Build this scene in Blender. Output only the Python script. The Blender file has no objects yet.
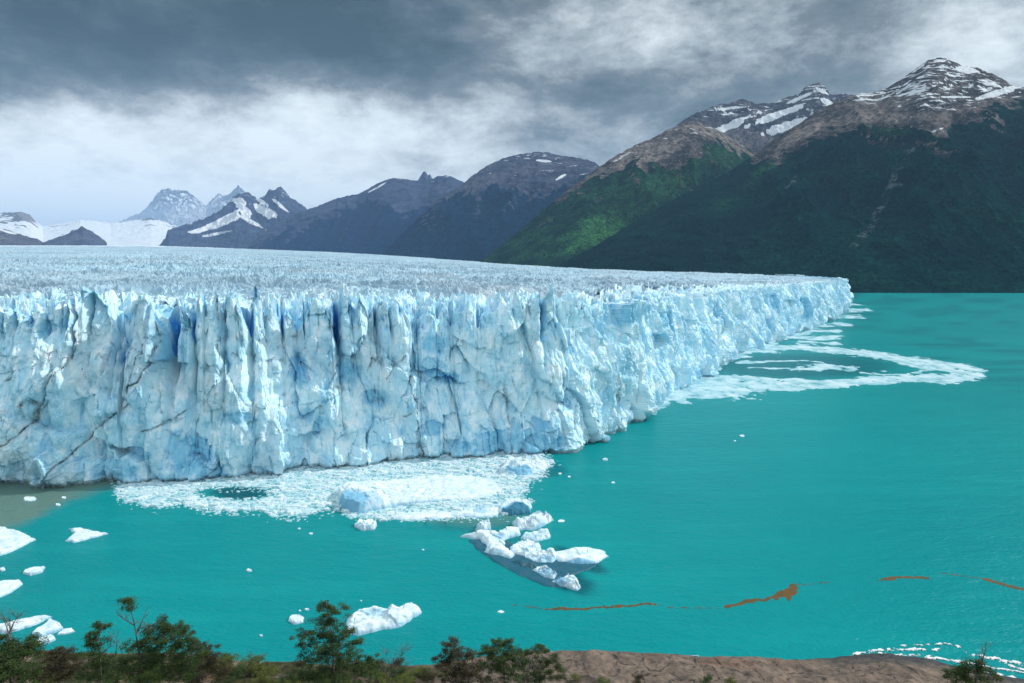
import bpy, math, random
import numpy as np
from mathutils import Vector, Matrix
random.seed(7)
rng = np.random.default_rng(7)
scene = bpy.context.scene
col = scene.collection

# ------------------------------------------------------------------ camera
F = 683.0; W, H = 1024, 683
CH = 85.0
PITCH = math.atan(83.5 / F)
cp, sp = math.cos(PITCH), math.sin(PITCH)

def pdir(px, py):
    px = np.asarray(px, float); py = np.asarray(py, float)
    px, py = np.broadcast_arrays(px, py)
    u = (px - 512) / F; v = (341.5 - py) / F
    return np.stack([u, cp + v * sp, -sp + v * cp], -1)

def onz(px, py, z=0.0):
    d = pdir(px, py); t = (z - CH) / d[..., 2]
    return d[..., 0] * t, d[..., 1] * t

def proj(x, y, z):
    x = np.asarray(x, float); y = np.asarray(y, float); z = np.asarray(z, float) - CH
    cz = y * cp - z * sp; cy = y * sp + z * cp
    cz = np.where(cz < 1e-3, 1e-3, cz)
    return 512 + F * x / cz, 341.5 - F * cy / cz

def at_rho(px, py, rho):
    d = pdir(px, py); h = np.hypot(d[..., 0], d[..., 1])
    k = rho / h
    return d[..., 0] * k, d[..., 1] * k, CH + d[..., 2] * k

def azpx(px, py=258.0):                       # azimuth of a picture column on the horizon line
    d = pdir(px, py); return np.arctan2(d[..., 0], d[..., 1])

# ------------------------------------------------------------------ numpy noise
def _h(ix, iy, iz, seed):
    with np.errstate(over='ignore'):
        n = (ix.astype(np.int64) * 374761393 + iy.astype(np.int64) * 668265263 + iz.astype(np.int64) * 2147483647 * 3 + seed * 974711) & 0xFFFFFFFF
        n = ((n ^ (n >> 13)) * 1274126177) & 0xFFFFFFFF
        n = ((n ^ (n >> 16)) * 2246822519) & 0xFFFFFFFF
        n = n ^ (n >> 15)
    return (n & 0xFFFFFF).astype(np.float32) / np.float32(0xFFFFFF)

def vn2(x, y, seed=0):
    x = np.asarray(x, float); y = np.asarray(y, float)
    ix = np.floor(x); iy = np.floor(y); fx = x - ix; fy = y - iy
    ix = ix.astype(np.int64); iy = iy.astype(np.int64)
    def g(a, b):
        t = _h(ix + a, iy + b, np.zeros_like(ix), seed) * 6.2831853
        return np.cos(t) * (fx - a) + np.sin(t) * (fy - b)
    sx = fx * fx * fx * (fx * (fx * 6 - 15) + 10); sy = fy * fy * fy * (fy * (fy * 6 - 15) + 10)
    a = g(0, 0); b = g(1, 0); c = g(0, 1); d = g(1, 1)
    return (a + (b - a) * sx + ((c + (d - c) * sx) - (a + (b - a) * sx)) * sy) * 1.5

def fbm(x, y, o=4, seed=0, gain=.5, lac=2.03):
    r = 0; a = 1; t = 0
    for i in range(o):
        r = r + a * vn2(x, y, seed + i * 17); t += a
        a *= gain; x = x * lac + 3.7; y = y * lac + 1.3
    return r / t

def ridged(x, y, o=4, seed=0, gain=.5, lac=2.07):
    r = 0; a = 1; t = 0
    for i in range(o):
        n = 1 - np.abs(vn2(x, y, seed + i * 13)) * 1.6
        r = r + a * n * np.abs(n); t += a
        a *= gain; x = x * lac + 5.1; y = y * lac + 2.9
    return r / t

def worley(x, y, seed=0, jit=.9):
    """F1, F2, two random numbers of the nearest cell, offset to its centre"""
    ix = np.floor(x).astype(np.int64); iy = np.floor(y).astype(np.int64)
    f1 = np.full(x.shape, 1e9); f2 = np.full(x.shape, 1e9)
    r1 = np.zeros(x.shape); r2 = np.zeros(x.shape); dx1 = np.zeros(x.shape); dy1 = np.zeros(x.shape)
    z = np.zeros_like(ix)
    for a in (-1, 0, 1):
        for b in (-1, 0, 1):
            cx = ix + a; cy = iy + b
            jx = cx + .5 + jit * (_h(cx, cy, z, seed) - .5); jy = cy + .5 + jit * (_h(cx, cy, z, seed + 1) - .5)
            dx = x - jx; dy = y - jy; d = np.sqrt(dx * dx + dy * dy)
            near = d < f1
            f2 = np.where(near, f1, np.minimum(f2, d))
            r1 = np.where(near, _h(cx, cy, z, seed + 2), r1); r2 = np.where(near, _h(cx, cy, z, seed + 3), r2)
            dx1 = np.where(near, dx, dx1); dy1 = np.where(near, dy, dy1)
            f1 = np.where(near, d, f1)
    return f1, f2, r1, r2, dx1, dy1

def facets(x, y, seed=0, tilt=1.0, off=.6, k=.55):
    """continuous broken-ice relief: the upper envelope of tilted facets"""
    ix = np.floor(x).astype(np.int64); iy = np.floor(y).astype(np.int64); z = np.zeros_like(ix)
    best = np.full(x.shape, -1e9)
    for a in (-1, 0, 1):
        for b in (-1, 0, 1):
            cx = ix + a; cy = iy + b
            dx = x - (cx + .5 + .8 * (_h(cx, cy, z, seed) - .5)); dy = y - (cy + .5 + .8 * (_h(cx, cy, z, seed + 1) - .5))
            v = off * _h(cx, cy, z, seed + 2) + tilt * ((_h(cx, cy, z, seed + 3) - .5) * dx + (_h(cx, cy, z, seed + 4) - .5) * dy) - k * (dx * dx + dy * dy) * 1.6
            best = np.maximum(best, v)
    return best

def ss(a, b, x):
    t = np.clip((x - a) / (b - a), 0, 1); return t * t * (3 - 2 * t)

def segdist(px, py, pts):
    """distance to a polyline"""
    best = np.full(np.shape(px), 1e9)
    for (ax, ay), (bx, by) in zip(pts[:-1], pts[1:]):
        vx, vy = bx - ax, by - ay; L = vx * vx + vy * vy + 1e-9
        t = np.clip(((px - ax) * vx + (py - ay) * vy) / L, 0, 1)
        best = np.minimum(best, np.hypot(px - ax - t * vx, py - ay - t * vy))
    return best

def polysd(px, py, pts):
    """signed distance to a polygon, positive inside"""
    pts = list(pts); cl = pts + [pts[0]]
    d = segdist(px, py, cl); ins = np.zeros(np.shape(px), bool)
    for (ax, ay), (bx, by) in zip(cl[:-1], cl[1:]):
        c = ((ay > py) != (by > py))
        xx = (bx - ax) * (py - ay) / ((by - ay) if by != ay else 1e-9) + ax
        ins ^= (c & (px < xx))
    return np.where(ins, d, -d)

# ------------------------------------------------------------------ mesh helpers
def tag(o, label=None, cat=None, group=None, kind=None):
    if label: o['label'] = label
    if cat: o['category'] = cat
    if group: o['group'] = group
    if kind: o['kind'] = kind
    return o

def grid_obj(name, P, mat, attrs=None, parent=None, smooth=False, keep=None, flip=False):
    nr, nc = P.shape[:2]
    idx = np.arange(nr * nc).reshape(nr, nc)
    q = np.stack([idx[:-1, :-1], idx[:-1, 1:], idx[1:, 1:], idx[1:, :-1]], -1)
    if flip: q = q[..., ::-1]
    q = q.reshape(-1, 4)
    if keep is not None: q = q[keep.reshape(-1)]
    co = P.reshape(-1, 3)
    if keep is not None:
        used, inv = np.unique(q, return_inverse=True)
        co = co[used]; q = inv.reshape(-1, 4)
    else: used = None
    me = bpy.data.meshes.new(name)
    me.vertices.add(len(co)); me.vertices.foreach_set('co', co.astype(np.float32).ravel())
    me.loops.add(q.size); me.loops.foreach_set('vertex_index', q.astype(np.int32).ravel())
    me.polygons.add(len(q)); me.polygons.foreach_set('loop_start', np.arange(0, q.size, 4, dtype=np.int32))
    me.update(calc_edges=True)
    me.polygons.foreach_set('use_smooth', np.full(len(q), smooth))
    for k, v in (attrs or {}).items():
        a = me.attributes.new(k, 'FLOAT', 'POINT'); v = np.asarray(v, np.float32).ravel()
        a.data.foreach_set('value', v if used is None else v[used])
    me.materials.append(mat)
    o = bpy.data.objects.new(name, me); col.objects.link(o)
    if parent: o.parent = parent
    return o

def mesh_obj(name, verts, faces, mat, parent=None, smooth=False):
    me = bpy.data.meshes.new(name); me.from_pydata([tuple(v) for v in verts], [], faces)
    me.materials.append(mat)
    if smooth: me.polygons.foreach_set('use_smooth', [True] * len(me.polygons))
    me.update()
    o = bpy.data.objects.new(name, me); col.objects.link(o)
    if parent: o.parent = parent
    return o

def empty(name, loc=(0, 0, 0)):
    o = bpy.data.objects.new(name, None); o.location = loc; col.objects.link(o); return o

# ------------------------------------------------------------------ node helper
class N:
    def __init__(s, tree): s.t = tree; s.n = tree.nodes; s.l = tree.links; s.n.clear()
    def add(s, typ, ins=None, **kw):
        nd = s.n.new(typ)
        for k, v in kw.items(): setattr(nd, k, v)
        for k, v in (ins or {}).items():
            sock = nd.inputs[k]
            if isinstance(v, bpy.types.NodeSocket): s.l.new(v, sock)
            else: sock.default_value = v
        return nd
    def math(s, op, a, b=0.0, c=None, clamp=False):
        nd = s.add('ShaderNodeMath', {0: a, 1: b}, operation=op, use_clamp=clamp)
        if c is not None:
            if isinstance(c, bpy.types.NodeSocket): s.l.new(c, nd.inputs[2])
            else: nd.inputs[2].default_value = c
        return nd.outputs[0]
    def mix(s, f, a, b):
        nd = s.add('ShaderNodeMix', data_type='RGBA')
        for i, v in ((0, f), (6, a), (7, b)):
            if isinstance(v, bpy.types.NodeSocket): s.l.new(v, nd.inputs[i])
            else: nd.inputs[i].default_value = (v if i == 0 else ((*v, 1) if len(v) == 3 else v))
        return nd.outputs[2]
    def ramp(s, f, stops, interp='LINEAR'):
        nd = s.add('ShaderNodeValToRGB', {0: f}); cr = nd.color_ramp; cr.interpolation = interp
        while len(cr.elements) < len(stops): cr.elements.new(.5)
        for e, (p, c) in zip(cr.elements, stops):
            e.position = p; e.color = (*c, 1) if hasattr(c, '__len__') else (c, c, c, 1)
        return nd.outputs[0]
    def noise(s, vec, scale, det=4, rough=.55, dist=0.0):
        nd = s.add('ShaderNodeTexNoise', {'Vector': vec, 'Scale': scale, 'Detail': det, 'Roughness': rough, 'Distortion': dist})
        return nd.outputs[0]
    def attr(s, name): return s.add('ShaderNodeAttribute', attribute_name=name).outputs['Fac']
    def pos(s, scale=None):
        p = s.add('ShaderNodeNewGeometry').outputs['Position']
        if scale is None: return p
        return s.add('ShaderNodeMapping', {'Vector': p, 'Scale': scale}).outputs[0]

def material(name, build):
    m = bpy.data.materials.new(name); m.use_nodes = True
    n = N(m.node_tree); sh = build(n)
    out = n.add('ShaderNodeOutputMaterial'); n.l.new(sh, out.inputs[0])
    return m

def pbsdf(n, color, rough=.8, normal=None, spec=.3, **extra):
    ins = {'Base Color': color if isinstance(color, bpy.types.NodeSocket) else (*color, 1), 'Roughness': rough, 'Specular IOR Level': spec}
    ins.update(extra)
    nd = n.add('ShaderNodeBsdfPrincipled', ins)
    if normal is not None: n.l.new(normal, nd.inputs['Normal'])
    return nd.outputs[0]

def bump(n, h, dist, strength=1.0):
    return n.add('ShaderNodeBump', {'Height': h, 'Distance': dist, 'Strength': strength}).outputs[0]

# ------------------------------------------------------------------ materials
def b_ice(n):
    p = n.pos()
    blue = n.attr('blue'); dirt = n.attr('dirt'); grey = n.attr('grey')
    n1 = n.noise(n.pos((1, 1, .45)), .09, 5, .6)
    n2 = n.noise(n.pos((1, 1, .3)), .7, 4, .65)
    c = n.mix(n.ramp(n1, [(.38, 0), (.62, 1)]), ICE_A, ICE_B)
    c = n.mix(n.math('MULTIPLY', n.ramp(n.noise(n.pos((1, 1, .6)), .22, 6, .65), [(.47, 0), (.6, 1)]), .75), c, ICE_C)
    c = n.mix(n.ramp(n.noise(n.pos((1, 1, .4)), .13, 5, .65), [(.54, 0), (.66, .55)]), c, (.22, .56, .76))
    c = n.mix(n.math('MULTIPLY', grey, n.ramp(n2, [(.3, .5), (.65, 1)])), c, (.42, .47, .51))
    c = n.mix(n.math('MULTIPLY', n.ramp(blue, [(0, 0), (.5, .6), (1, .75)]), 1.0), c, (.10, .46, .69))
    c = n.mix(n.ramp(blue, [(.7, 0), (1.0, .85)]), c, (.02, .27, .72))
    c = n.mix(n.math('MULTIPLY', dirt, n.ramp(n.noise(p, 1.1, 3, .7), [(.35, .35), (.6, 1)])), c, (.05, .05, .045))  # on the cliff this also paints the undercut's dark waterline
    bh = n.noise(n.pos((1, 1, .6)), 1.3, 5, .7)
    return pbsdf(n, c, .5, bump(n, bh, .18, .6), .3)
ICE_A = (.46, .76, .90); ICE_B = (.66, .88, .96); ICE_C = (.87, .94, .96)
M_ICE = material('glacier_ice', b_ice)

def b_field(n):
    p = n.pos(); hi = n.attr('hi'); blue = n.attr('blue'); far = n.attr('far')
    n2 = n.noise(p, .16, 4, .7); big = n.noise(n.pos((1, .35, 1)), .011, 4, .6)
    c = n.mix(n.ramp(n2, [(.35, 0), (.65, 1)]), (.25, .42, .54), (.48, .66, .75))
    c = n.mix(n.math('MULTIPLY', n.ramp(big, [(.5, 0), (.66, 1)]), .45), c, (.42, .44, .48))
    c = n.mix(n.attr('band'), c, (.24, .36, .45))
    c = n.mix(n.ramp(hi, [(.5, 0), (.95, .85)]), c, (.78, .88, .92))
    c = n.mix(blue, c, (.16, .42, .66))
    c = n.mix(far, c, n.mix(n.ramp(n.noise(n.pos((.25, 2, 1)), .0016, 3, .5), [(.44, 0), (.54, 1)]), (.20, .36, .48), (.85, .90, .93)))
    return pbsdf(n, c, .65, bump(n, n.noise(p, .6, 4, .7), .4, .6), .25)
M_FIELD = material('glacier_surface', b_field)

def b_berg(n):
    p = n.pos(); blue = n.attr('blue'); dirt = n.attr('dirt')
    c = n.mix(n.ramp(n.noise(p, .5, 4, .6), [(.35, 0), (.6, 1)]), (.52, .72, .80), (.78, .86, .90))
    c = n.mix(n.ramp(blue, [(0, 0), (.8, .8), (.9, 1)]), c, n.mix(n.ramp(blue, [(.84, 0), (.93, 1)]), (.08, .38, .60), (.008, .105, .165)))
    c = n.mix(n.math('MULTIPLY', dirt, n.ramp(n.noise(p, 1.5, 3, .7), [(.45, 0), (.65, .8)])), c, (.16, .14, .13))
    return pbsdf(n, c, .5, bump(n, n.noise(p, 2.2, 4, .6), .2, .6), .3)
M_BERG = material('floating_ice', b_berg)

def b_brash(n):
    p = n.pos(); t = n.attr('tone')
    c = n.ramp(t, [(0, (.04, .26, .29)), (.25, (.22, .47, .54)), (.6, (.44, .64, .70)), (1, (.68, .78, .82))])
    return pbsdf(n, c, .6, bump(n, n.noise(p, 3, 3, .6), .1, .5), .3)
M_BRASH = material('brash_ice', b_brash)

def b_water(n):
    p = n.pos(); silt = n.attr('silt'); deep = n.attr('deep')
    c = n.mix(n.ramp(n.noise(p, .008, 4, .6), [(.35, 0), (.65, 1)]), WAT_A, WAT_B)
    c = n.mix(n.ramp(n.noise(n.pos((.3, 1.6, 1)), .05, 4, .6), [(.5, 0), (.75, .5)]), c, WAT_C)
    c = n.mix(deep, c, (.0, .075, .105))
    c = n.mix(silt, c, (.13, .21, .18))
    w1 = n.noise(n.pos((.45, 1, 1)), .3, 4, .65); w2 = n.noise(n.pos((.7, 1, 1)), 1.3, 3, .6)
    h = n.math('ADD', w1, n.math('MULTIPLY', w2, .3))
    return pbsdf(n, c, .28, bump(n, h, .9, 1.0), .06)
WAT_A = (.0, .23, .25); WAT_B = (.0, .262, .275); WAT_C = (.004, .315, .315)
M_WATER = material('glacial_water', b_water)

def b_mount(n):
    p = n.pos(); veg = n.attr('veg'); snow = n.attr('snow'); sun = n.attr('lush')  # lush holds the painted sunlit patches
    nr = n.noise(n.pos((1, 1, 3)), .006, 6, .65)
    strat = n.noise(n.pos((.25, .25, 2.2)), .02, 5, .65)
    rock = n.mix(n.ramp(nr, [(.35, 0), (.65, 1)]), (.045, .045, .052), (.19, .165, .155))
    rock = n.mix(n.ramp(strat, [(.44, .8), (.58, 0)]), rock, (.025, .028, .035))
    rock = n.mix(n.math('MULTIPLY', n.attr('tan'), n.ramp(n.noise(p, .01, 4, .7), [(.3, .3), (.6, 1)])), rock, (.27, .235, .21))
    f1 = n.noise(p, .02, 6, .7); f2 = n.noise(p, .09, 3, .6)
    rock = n.mix(n.ramp(n.noise(n.pos((1, 1, .4)), .035, 6, .72), [(.45, 0), (.57, .8)]), rock, (.03, .035, .042))
    rock = n.mix(n.ramp(n.noise(n.pos((1, 1, .5)), .05, 5, .7), [(.52, 0), (.66, .5)]), rock, (.36, .32, .29))
    rock = n.mix(n.attr('haze_blue'), rock, n.mix(n.ramp(nr, [(.35, 0), (.65, 1)]), (.014, .036, .10), (.055, .085, .165)))  # blue of distance haze mixed into the rock colour of far ranges
    forest = n.mix(n.ramp(f1, [(.35, 0), (.65, 1)]), (.002, .026, .029), (.007, .062, .050))
    forest = n.mix(n.math('MULTIPLY', sun, n.ramp(f1, [(.3, .2), (.65, 1)])), forest, (.075, .26, .085))  # sunlit patches painted as brighter green in the forest colour
    forest = n.mix(n.ramp(f2, [(.42, .75), (.58, 0)]), forest, (.001, .012, .016))
    vq = n.ramp(n.math('ADD', veg, n.math('MULTIPLY', n.math('SUBTRACT', n.noise(p, .016, 5, .7), .5), 1.1)), [(.44, 0), (.56, 1)])
    forest = n.mix(n.ramp(n.noise(p, .0035, 4, .6), [(.42, .6), (.6, 0)]), forest, (.001, .016, .023))
    forest = n.mix(n.attr('haze_blue'), forest, n.mix(n.ramp(f1, [(.35, 0), (.65, 1)]), (.001, .018, .070), (.003, .038, .12)))  # same painted haze blue on the far forest
    c = n.mix(vq, rock, forest)
    tk = n.math('MULTIPLY', n.attr('track'), n.ramp(n.noise(p, .03, 5, .7), [(.51, 0), (.6, .8)]))
    c = n.mix(tk, c, (.12, .16, .16))

    sq = n.noise(n.pos((.35, .35, 2.4)), .022, 7, .68)
    sf = n.math('MULTIPLY', n.ramp(n.math('ADD', sq, n.math('MULTIPLY', n.attr('dust'), .22)), [(.69, 0), (.73, 1)]), n.math('SUBTRACT', 1.0, vq))
    snow = n.math('MAXIMUM', n.ramp(n.math('ADD', snow, n.math('MULTIPLY', n.math('SUBTRACT', n.noise(p, .02, 5, .7), .5), .9)), [(.44, 0), (.62, .95)]), sf)
    c = n.mix(snow, c, (.72, .77, .82))
    h = n.math('ADD', n.math('MULTIPLY', n.noise(p, .01, 6, .65), 6.0), n.math('MULTIPLY', n.math('MULTIPLY', f2, veg), 1.6))
    return pbsdf(n, c, .95, bump(n, h, 9.0, 1.0), .0)
M_MOUNT = material('mountain_rock_and_forest', b_mount)

def b_hill(n):
    p = n.pos(); veg = n.attr('veg'); wet = n.attr('wet')
    r = n.mix(n.ramp(n.noise(p, .25, 5, .65), [(.35, 0), (.62, 1)]), (.115, .09, .075), (.24, .18, .14))
    r = n.mix(n.ramp(n.noise(p, .12, 3, .6, .6), [(.58, 0), (.66, .5)]), r, (.22, .12, .08))
    v = n.add('ShaderNodeTexVoronoi', {'Vector': n.pos((1, .6, 1)), 'Scale': .16}, feature='DISTANCE_TO_EDGE').outputs[0]
    v = n.math('ADD', v, n.math('MULTIPLY', n.math('SUBTRACT', n.noise(p, .8, 4, .6), .5), .18))
    r = n.mix(n.ramp(v, [(.0, .8), (.03, 0)]), r, (.02, .018, .016))
    r = n.mix(n.ramp(n.noise(p, .9, 4, .7), [(.52, 0), (.6, .6)]), r, (.05, .045, .04))
    g = n.mix(n.ramp(n.noise(p, .5, 4, .7), [(.4, 0), (.6, 1)]), (.025, .032, .012), (.085, .075, .03))
    c = n.mix(veg, r, g)
    c = n.mix(n.math('MULTIPLY', wet, n.ramp(n.noise(p, .9, 4, .7), [(.3, .6), (.6, 1)])), c, (.035, .045, .055))
    return pbsdf(n, c, .85, bump(n, n.noise(p, .7, 5, .7), .6, 1), .2)
M_HILL = material('shore_rock_and_scrub', b_hill)

def simple_leaf(ca, cb, sc=1.6):
    def f(n):
        p = n.pos()
        c = n.mix(n.ramp(n.noise(p, sc, 3, .7), [(.35, 0), (.65, 1)]), ca, cb)
        rnd = n.add('ShaderNodeNewGeometry').outputs['Random Per Island']
        c = n.mix(n.ramp(rnd, [(.0, .0), (1, .5)]), c, cb)
        return pbsdf(n, c, .7, None, .2)
    return f
M_LEAF = material('beech_leaf', simple_leaf((.010, .028, .008), (.05, .088, .020)))
M_LEAFR = material('rusty_beech_leaf', simple_leaf((.016, .024, .009), (.06, .045, .020)))
M_SHRUB = material('shrub_leaf', simple_leaf((.022, .042, .008), (.11, .13, .025), .8))
M_BARK = material('grey_bark', lambda n: pbsdf(n, n.mix(n.ramp(n.noise(n.pos((1, 1, .3)), 6, 3), [(.4, 0), (.6, 1)]), (.075, .065, .058), (.20, .18, .165)), .9))
M_FOAM = material('water_foam', lambda n: pbsdf(n, (.78, .82, .84), .7))
M_ALGAE = material('brown_algae_scum', lambda n: pbsdf(n, n.mix(n.ramp(n.noise(n.pos(), .4, 4, .7), [(.35, 0), (.6, 1)]), (.05, .07, .03), (.16, .06, .008)), .7))

# ------------------------------------------------------------------ the ice front
BASE = [(-90, 490), (0, 484.5), (70, 482), (150, 478.5), (205, 476.5), (260, 473), (310, 468), (360, 463), (420, 457), (470, 454.5), (515, 452), (548, 449.5), (566, 448),
        (582, 444.5), (602, 437), (622, 426), (634, 417), (643, 409), (652, 401), (668, 392), (693, 378), (708, 370), (727, 358.5), (745, 350), (762, 344.5), (783, 336.5), (803, 330),
        (818, 324), (831, 318.5), (840, 312), (846, 304), (848, 298)]
bx, by = onz([p[0] for p in BASE], [p[1] for p in BASE])
# turn the front away from the camera behind its far corner
ex = [bx[-1] + 6, bx[-1] + 6]; ey = [by[-1] + 45, by[-1] + 420]
bx = np.append(bx, ex); by = np.append(by, ey)
seg = np.hypot(np.diff(bx), np.diff(by)); S = np.concatenate([[0], np.cumsum(seg)])
SL = S[-1]
fine = np.arange(0, SL, .5)
fx = np.interp(fine, S, bx); fy = np.interp(fine, S, by)
k = np.hanning(31); k /= k.sum()
fxs = np.convolve(np.pad(fx, 15, 'edge'), k, 'valid'); fys = np.convolve(np.pad(fy, 15, 'edge'), k, 'valid')
tx = np.gradient(fxs); ty = np.gradient(fys); L = np.hypot(tx, ty) + 1e-9
nxv = ty / L; nyv = -tx / L                     # outward (towards the water)
az_f = np.arctan2(fxs, fys); rho_f = np.hypot(fxs, fys)
az_mon = np.maximum.accumulate(az_f + np.arange(len(az_f)) * 1e-7)
s_of_px = lambda px, py=300.0: np.interp(azpx(px, py), az_mon, fine)

# skyline of the lip, read along the picture: (px, py)
LIP = [(-90, 312), (-60, 300), (-40, 318), (-20, 306), (0, 312), (8, 318), (16, 316), (28, 318), (38, 314), (46, 307), (50, 296), (54, 300), (60, 306), (66, 310), (68, 292), (71, 288.5), (76, 291), (84, 300), (92, 308), (100, 317), (104, 322), (107, 335),
       (110, 322), (114, 318), (117, 334), (120, 316), (124, 304), (128, 303), (132, 300), (139, 300), (144, 306), (150, 316), (156, 326), (162, 338), (166, 341), (168, 306), (170, 309), (174, 318), (179, 322), (184, 314), (188, 318),
       (189, 340), (192, 318), (196, 299), (200, 303), (202, 318), (205, 302), (210, 292), (216, 296), (220, 308), (221, 322), (223, 299), (229, 295), (233, 298), (238, 310), (244, 322), (249, 334), (250.5, 300), (252, 284), (255, 290), (258, 298), (262, 303), (265, 312),
       (270, 302), (276, 300), (281, 306), (284, 322), (288, 314), (294, 322), (298, 328), (304, 320), (312, 311), (320, 301), (327, 291), (332, 285.5), (336, 290), (338.5, 304), (341, 285), (345, 284), (349, 289), (353, 298), (358, 309), (360, 296), (364, 300), (369, 305),
       (372, 314), (375, 304), (378, 316), (380, 298), (383, 294.5), (388, 303), (392, 312), (395, 304), (400, 303), (406, 310), (411, 322), (416, 330), (420, 324), (426, 314), (430, 309), (436, 307), (438, 318), (444, 309), (449, 311), (453, 322), (456, 313), (462, 312),
       (470, 311), (475, 314), (479, 324), (482, 314), (487, 311), (494, 313), (500, 309), (507, 306), (514, 303), (520, 300), (528, 301), (536, 302), (540, 291), (543, 289), (545, 297), (548, 291), (551, 287), (556, 288), (560, 293), (566, 297), (571, 306), (576, 302),
       (582, 300), (590, 306), (597, 307), (603, 304), (607, 306), (608, 318), (610, 306), (620, 303), (628, 302), (633, 305), (636, 312), (640, 302), (646, 298), (652, 303), (658, 299), (665, 303), (675, 298), (685, 297), (700, 295), (720, 293), (745, 291), (765, 288), (790, 286), (815, 283.5), (840, 281), (846, 280), (848, 281)]
lp = np.array([p[0] for p in LIP], float); ly = np.array([p[1] for p in LIP], float)
_b = np.interp(lp, [-90, 0, 60, 200, 300, 400, 470, 540, 640], [312, 312, 309, 308, 307, 306, 303, 301, 299])
ly = np.where(lp < 640, _b + (ly - _b) * np.where(ly > _b, 1.35, 1.12), ly)
rr = np.interp(s_of_px(lp, ly), fine, rho_f)
lip_z = CH + rr * (pdir(lp, ly)[:, 2] / np.hypot(pdir(lp, ly)[:, 0], pdir(lp, ly)[:, 1]))
lip_s = s_of_px(lp, ly)
# smooth base level of the plateau just behind the lip
BL = [(-90, 312), (0, 312), (60, 309), (120, 309), (200, 308), (300, 307), (400, 306), (470, 303), (540, 301), (600, 301), (640, 299), (680, 297), (720, 294), (765, 289.5), (815, 285), (848, 281.5)]
blp = np.array([p[0] for p in BL], float); bly = np.array([p[1] for p in BL], float)
rr2 = np.interp(s_of_px(blp, bly), fine, rho_f); dd = pdir(blp, bly)
bl_z = CH + rr2 * dd[:, 2] / np.hypot(dd[:, 0], dd[:, 1]); bl_s = s_of_px(blp, bly)

# open crevasses cut down from the lip: px, py of the foot, half width m, depth m
SLOTS = [(3, 338, .7, 6), (18, 330, 1.0, 6), (42, 322, .8, 5), (58, 332, .8, 6), (77, 344, .5, 4), (66, 366, .6, 5), (107, 338, .9, 7), (117, 374, 1.4, 10), (128, 322, .6, 4), (166, 366, 1.6, 11), (189, 352, .9, 8), (202, 320, .8, 6), (221, 328, .9, 6), (250, 340, 1.1, 8), (265, 322, .8, 6),
         (284, 352, .8, 6), (338.5, 352, 1.4, 12), (352, 322, .7, 6), (372, 322, .8, 6), (378, 330, .9, 7), (392, 345, .8, 4), (438, 322, 1.0, 6), (453, 333, .9, 6), (479, 330, .9, 7), (544, 345, 1.2, 7), (560, 336, .7, 4), (571, 330, 1.3, 6), (608, 350, .9, 9), (634, 338, 1.6, 6), (648, 345, 1.2, 5)]
r_ = random.Random(3)
for i in range(44):
    q = 655 + 190 * (i + r_.random() * .8) / 44
    SLOTS.append((q, 296 + r_.random() * 30 * (848 - q) / 190, .8 + r_.random() * 1.8, 1.2 + 2 * r_.random()))
slot_s = []
for (a, b, w_, dp) in SLOTS:
    s0 = float(s_of_px(a, b)); r0 = float(np.interp(s0, fine, rho_f)); d0 = pdir(a, b)
    slot_s.append((s0, CH + r0 * d0[2] / math.hypot(d0[0], d0[1]), w_ * .75, dp * .85))

def slot_field(s, z):
    s, z = np.broadcast_arrays(s, z); shp0 = s.shape
    if s.ndim == 1: s = s[None]; z = z[None]
    g = np.zeros(s.shape)
    row = s[0]
    for s0, z0, w_, dp in slot_s:
        c = np.nonzero(np.abs(row - s0) < 3 * w_ + 1.2)[0]
        if not len(c): continue
        a, b = c[0], c[-1] + 1
        ss_ = s[:, a:b]; zz_ = z[:, a:b]
        u = (ss_ + .9 * vn2(zz_ / 6.0, zz_ * 0 + s0, 51) - s0) / w_
        g[:, a:b] = np.maximum(g[:, a:b], np.exp(-u * u) * dp * ss(z0 - 1, z0 + 7, zz_))
    return g.reshape(shp0)

def teeth(s, dp=0.0):
    """pointed ice blades along the rim: signed height and the clefts between them"""
    f1, f2, r1, r2, dx, _ = worley(s / 9.0 + .5 * vn2(s / 22, s * 0, 149) + .10 * vn2(s / 3, dp / 6.0 + s * 0, 152), s * 0 + .5, 150, .85)
    g1, g2, q1, q2, _, _ = worley(s / 3.8, s * 0 + .5, 155, .85)
    az_s = np.interp(s, fine, az_mon); pxs_ = 512 + F * np.tan(az_s)
    amp = np.interp(pxs_, [-90, 400, 440, 560, 640, 700, 850], [1, 1, .75, .7, .5, .35, .25])
    h = (.5 - 1.3 * f1) * (1.5 + 15 * r1 * r1) + (.5 - g1) * 3.0 * q1 + 3.5 * fbm(s / 28, s * 0, 2, 158)
    gap = np.exp(-(f2 - f1) / .13) * (.35 + .65 * r2) + .35 * np.exp(-(g2 - g1) / .12) * q2
    return amp * h, amp * np.clip(gap, 0, 1)

def serac(x, y):
    """height of the broken surface above the plateau plane"""
    wx = x + 14 * vn2(x / 40, y / 40, 5); wy = y + 14 * vn2(x / 40, y / 40, 6)
    # long crevasses across the flow, with sharp blades between them
    a = ridged(wx / 24, wy / 11, 3, 70, .55)
    b = ridged(wx / 8, wy / 6, 3, 90, .6)
    c = ridged(wx / 60, wy / 22, 2, 95, .5)
    m = .6 + .55 * fbm(x / 90, y / 90, 3, 44)
    return (c * 7.0 + a * 8.0 + b * 3.6 - 9.0)  * np.clip(m, .25, 1.3)

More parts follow.
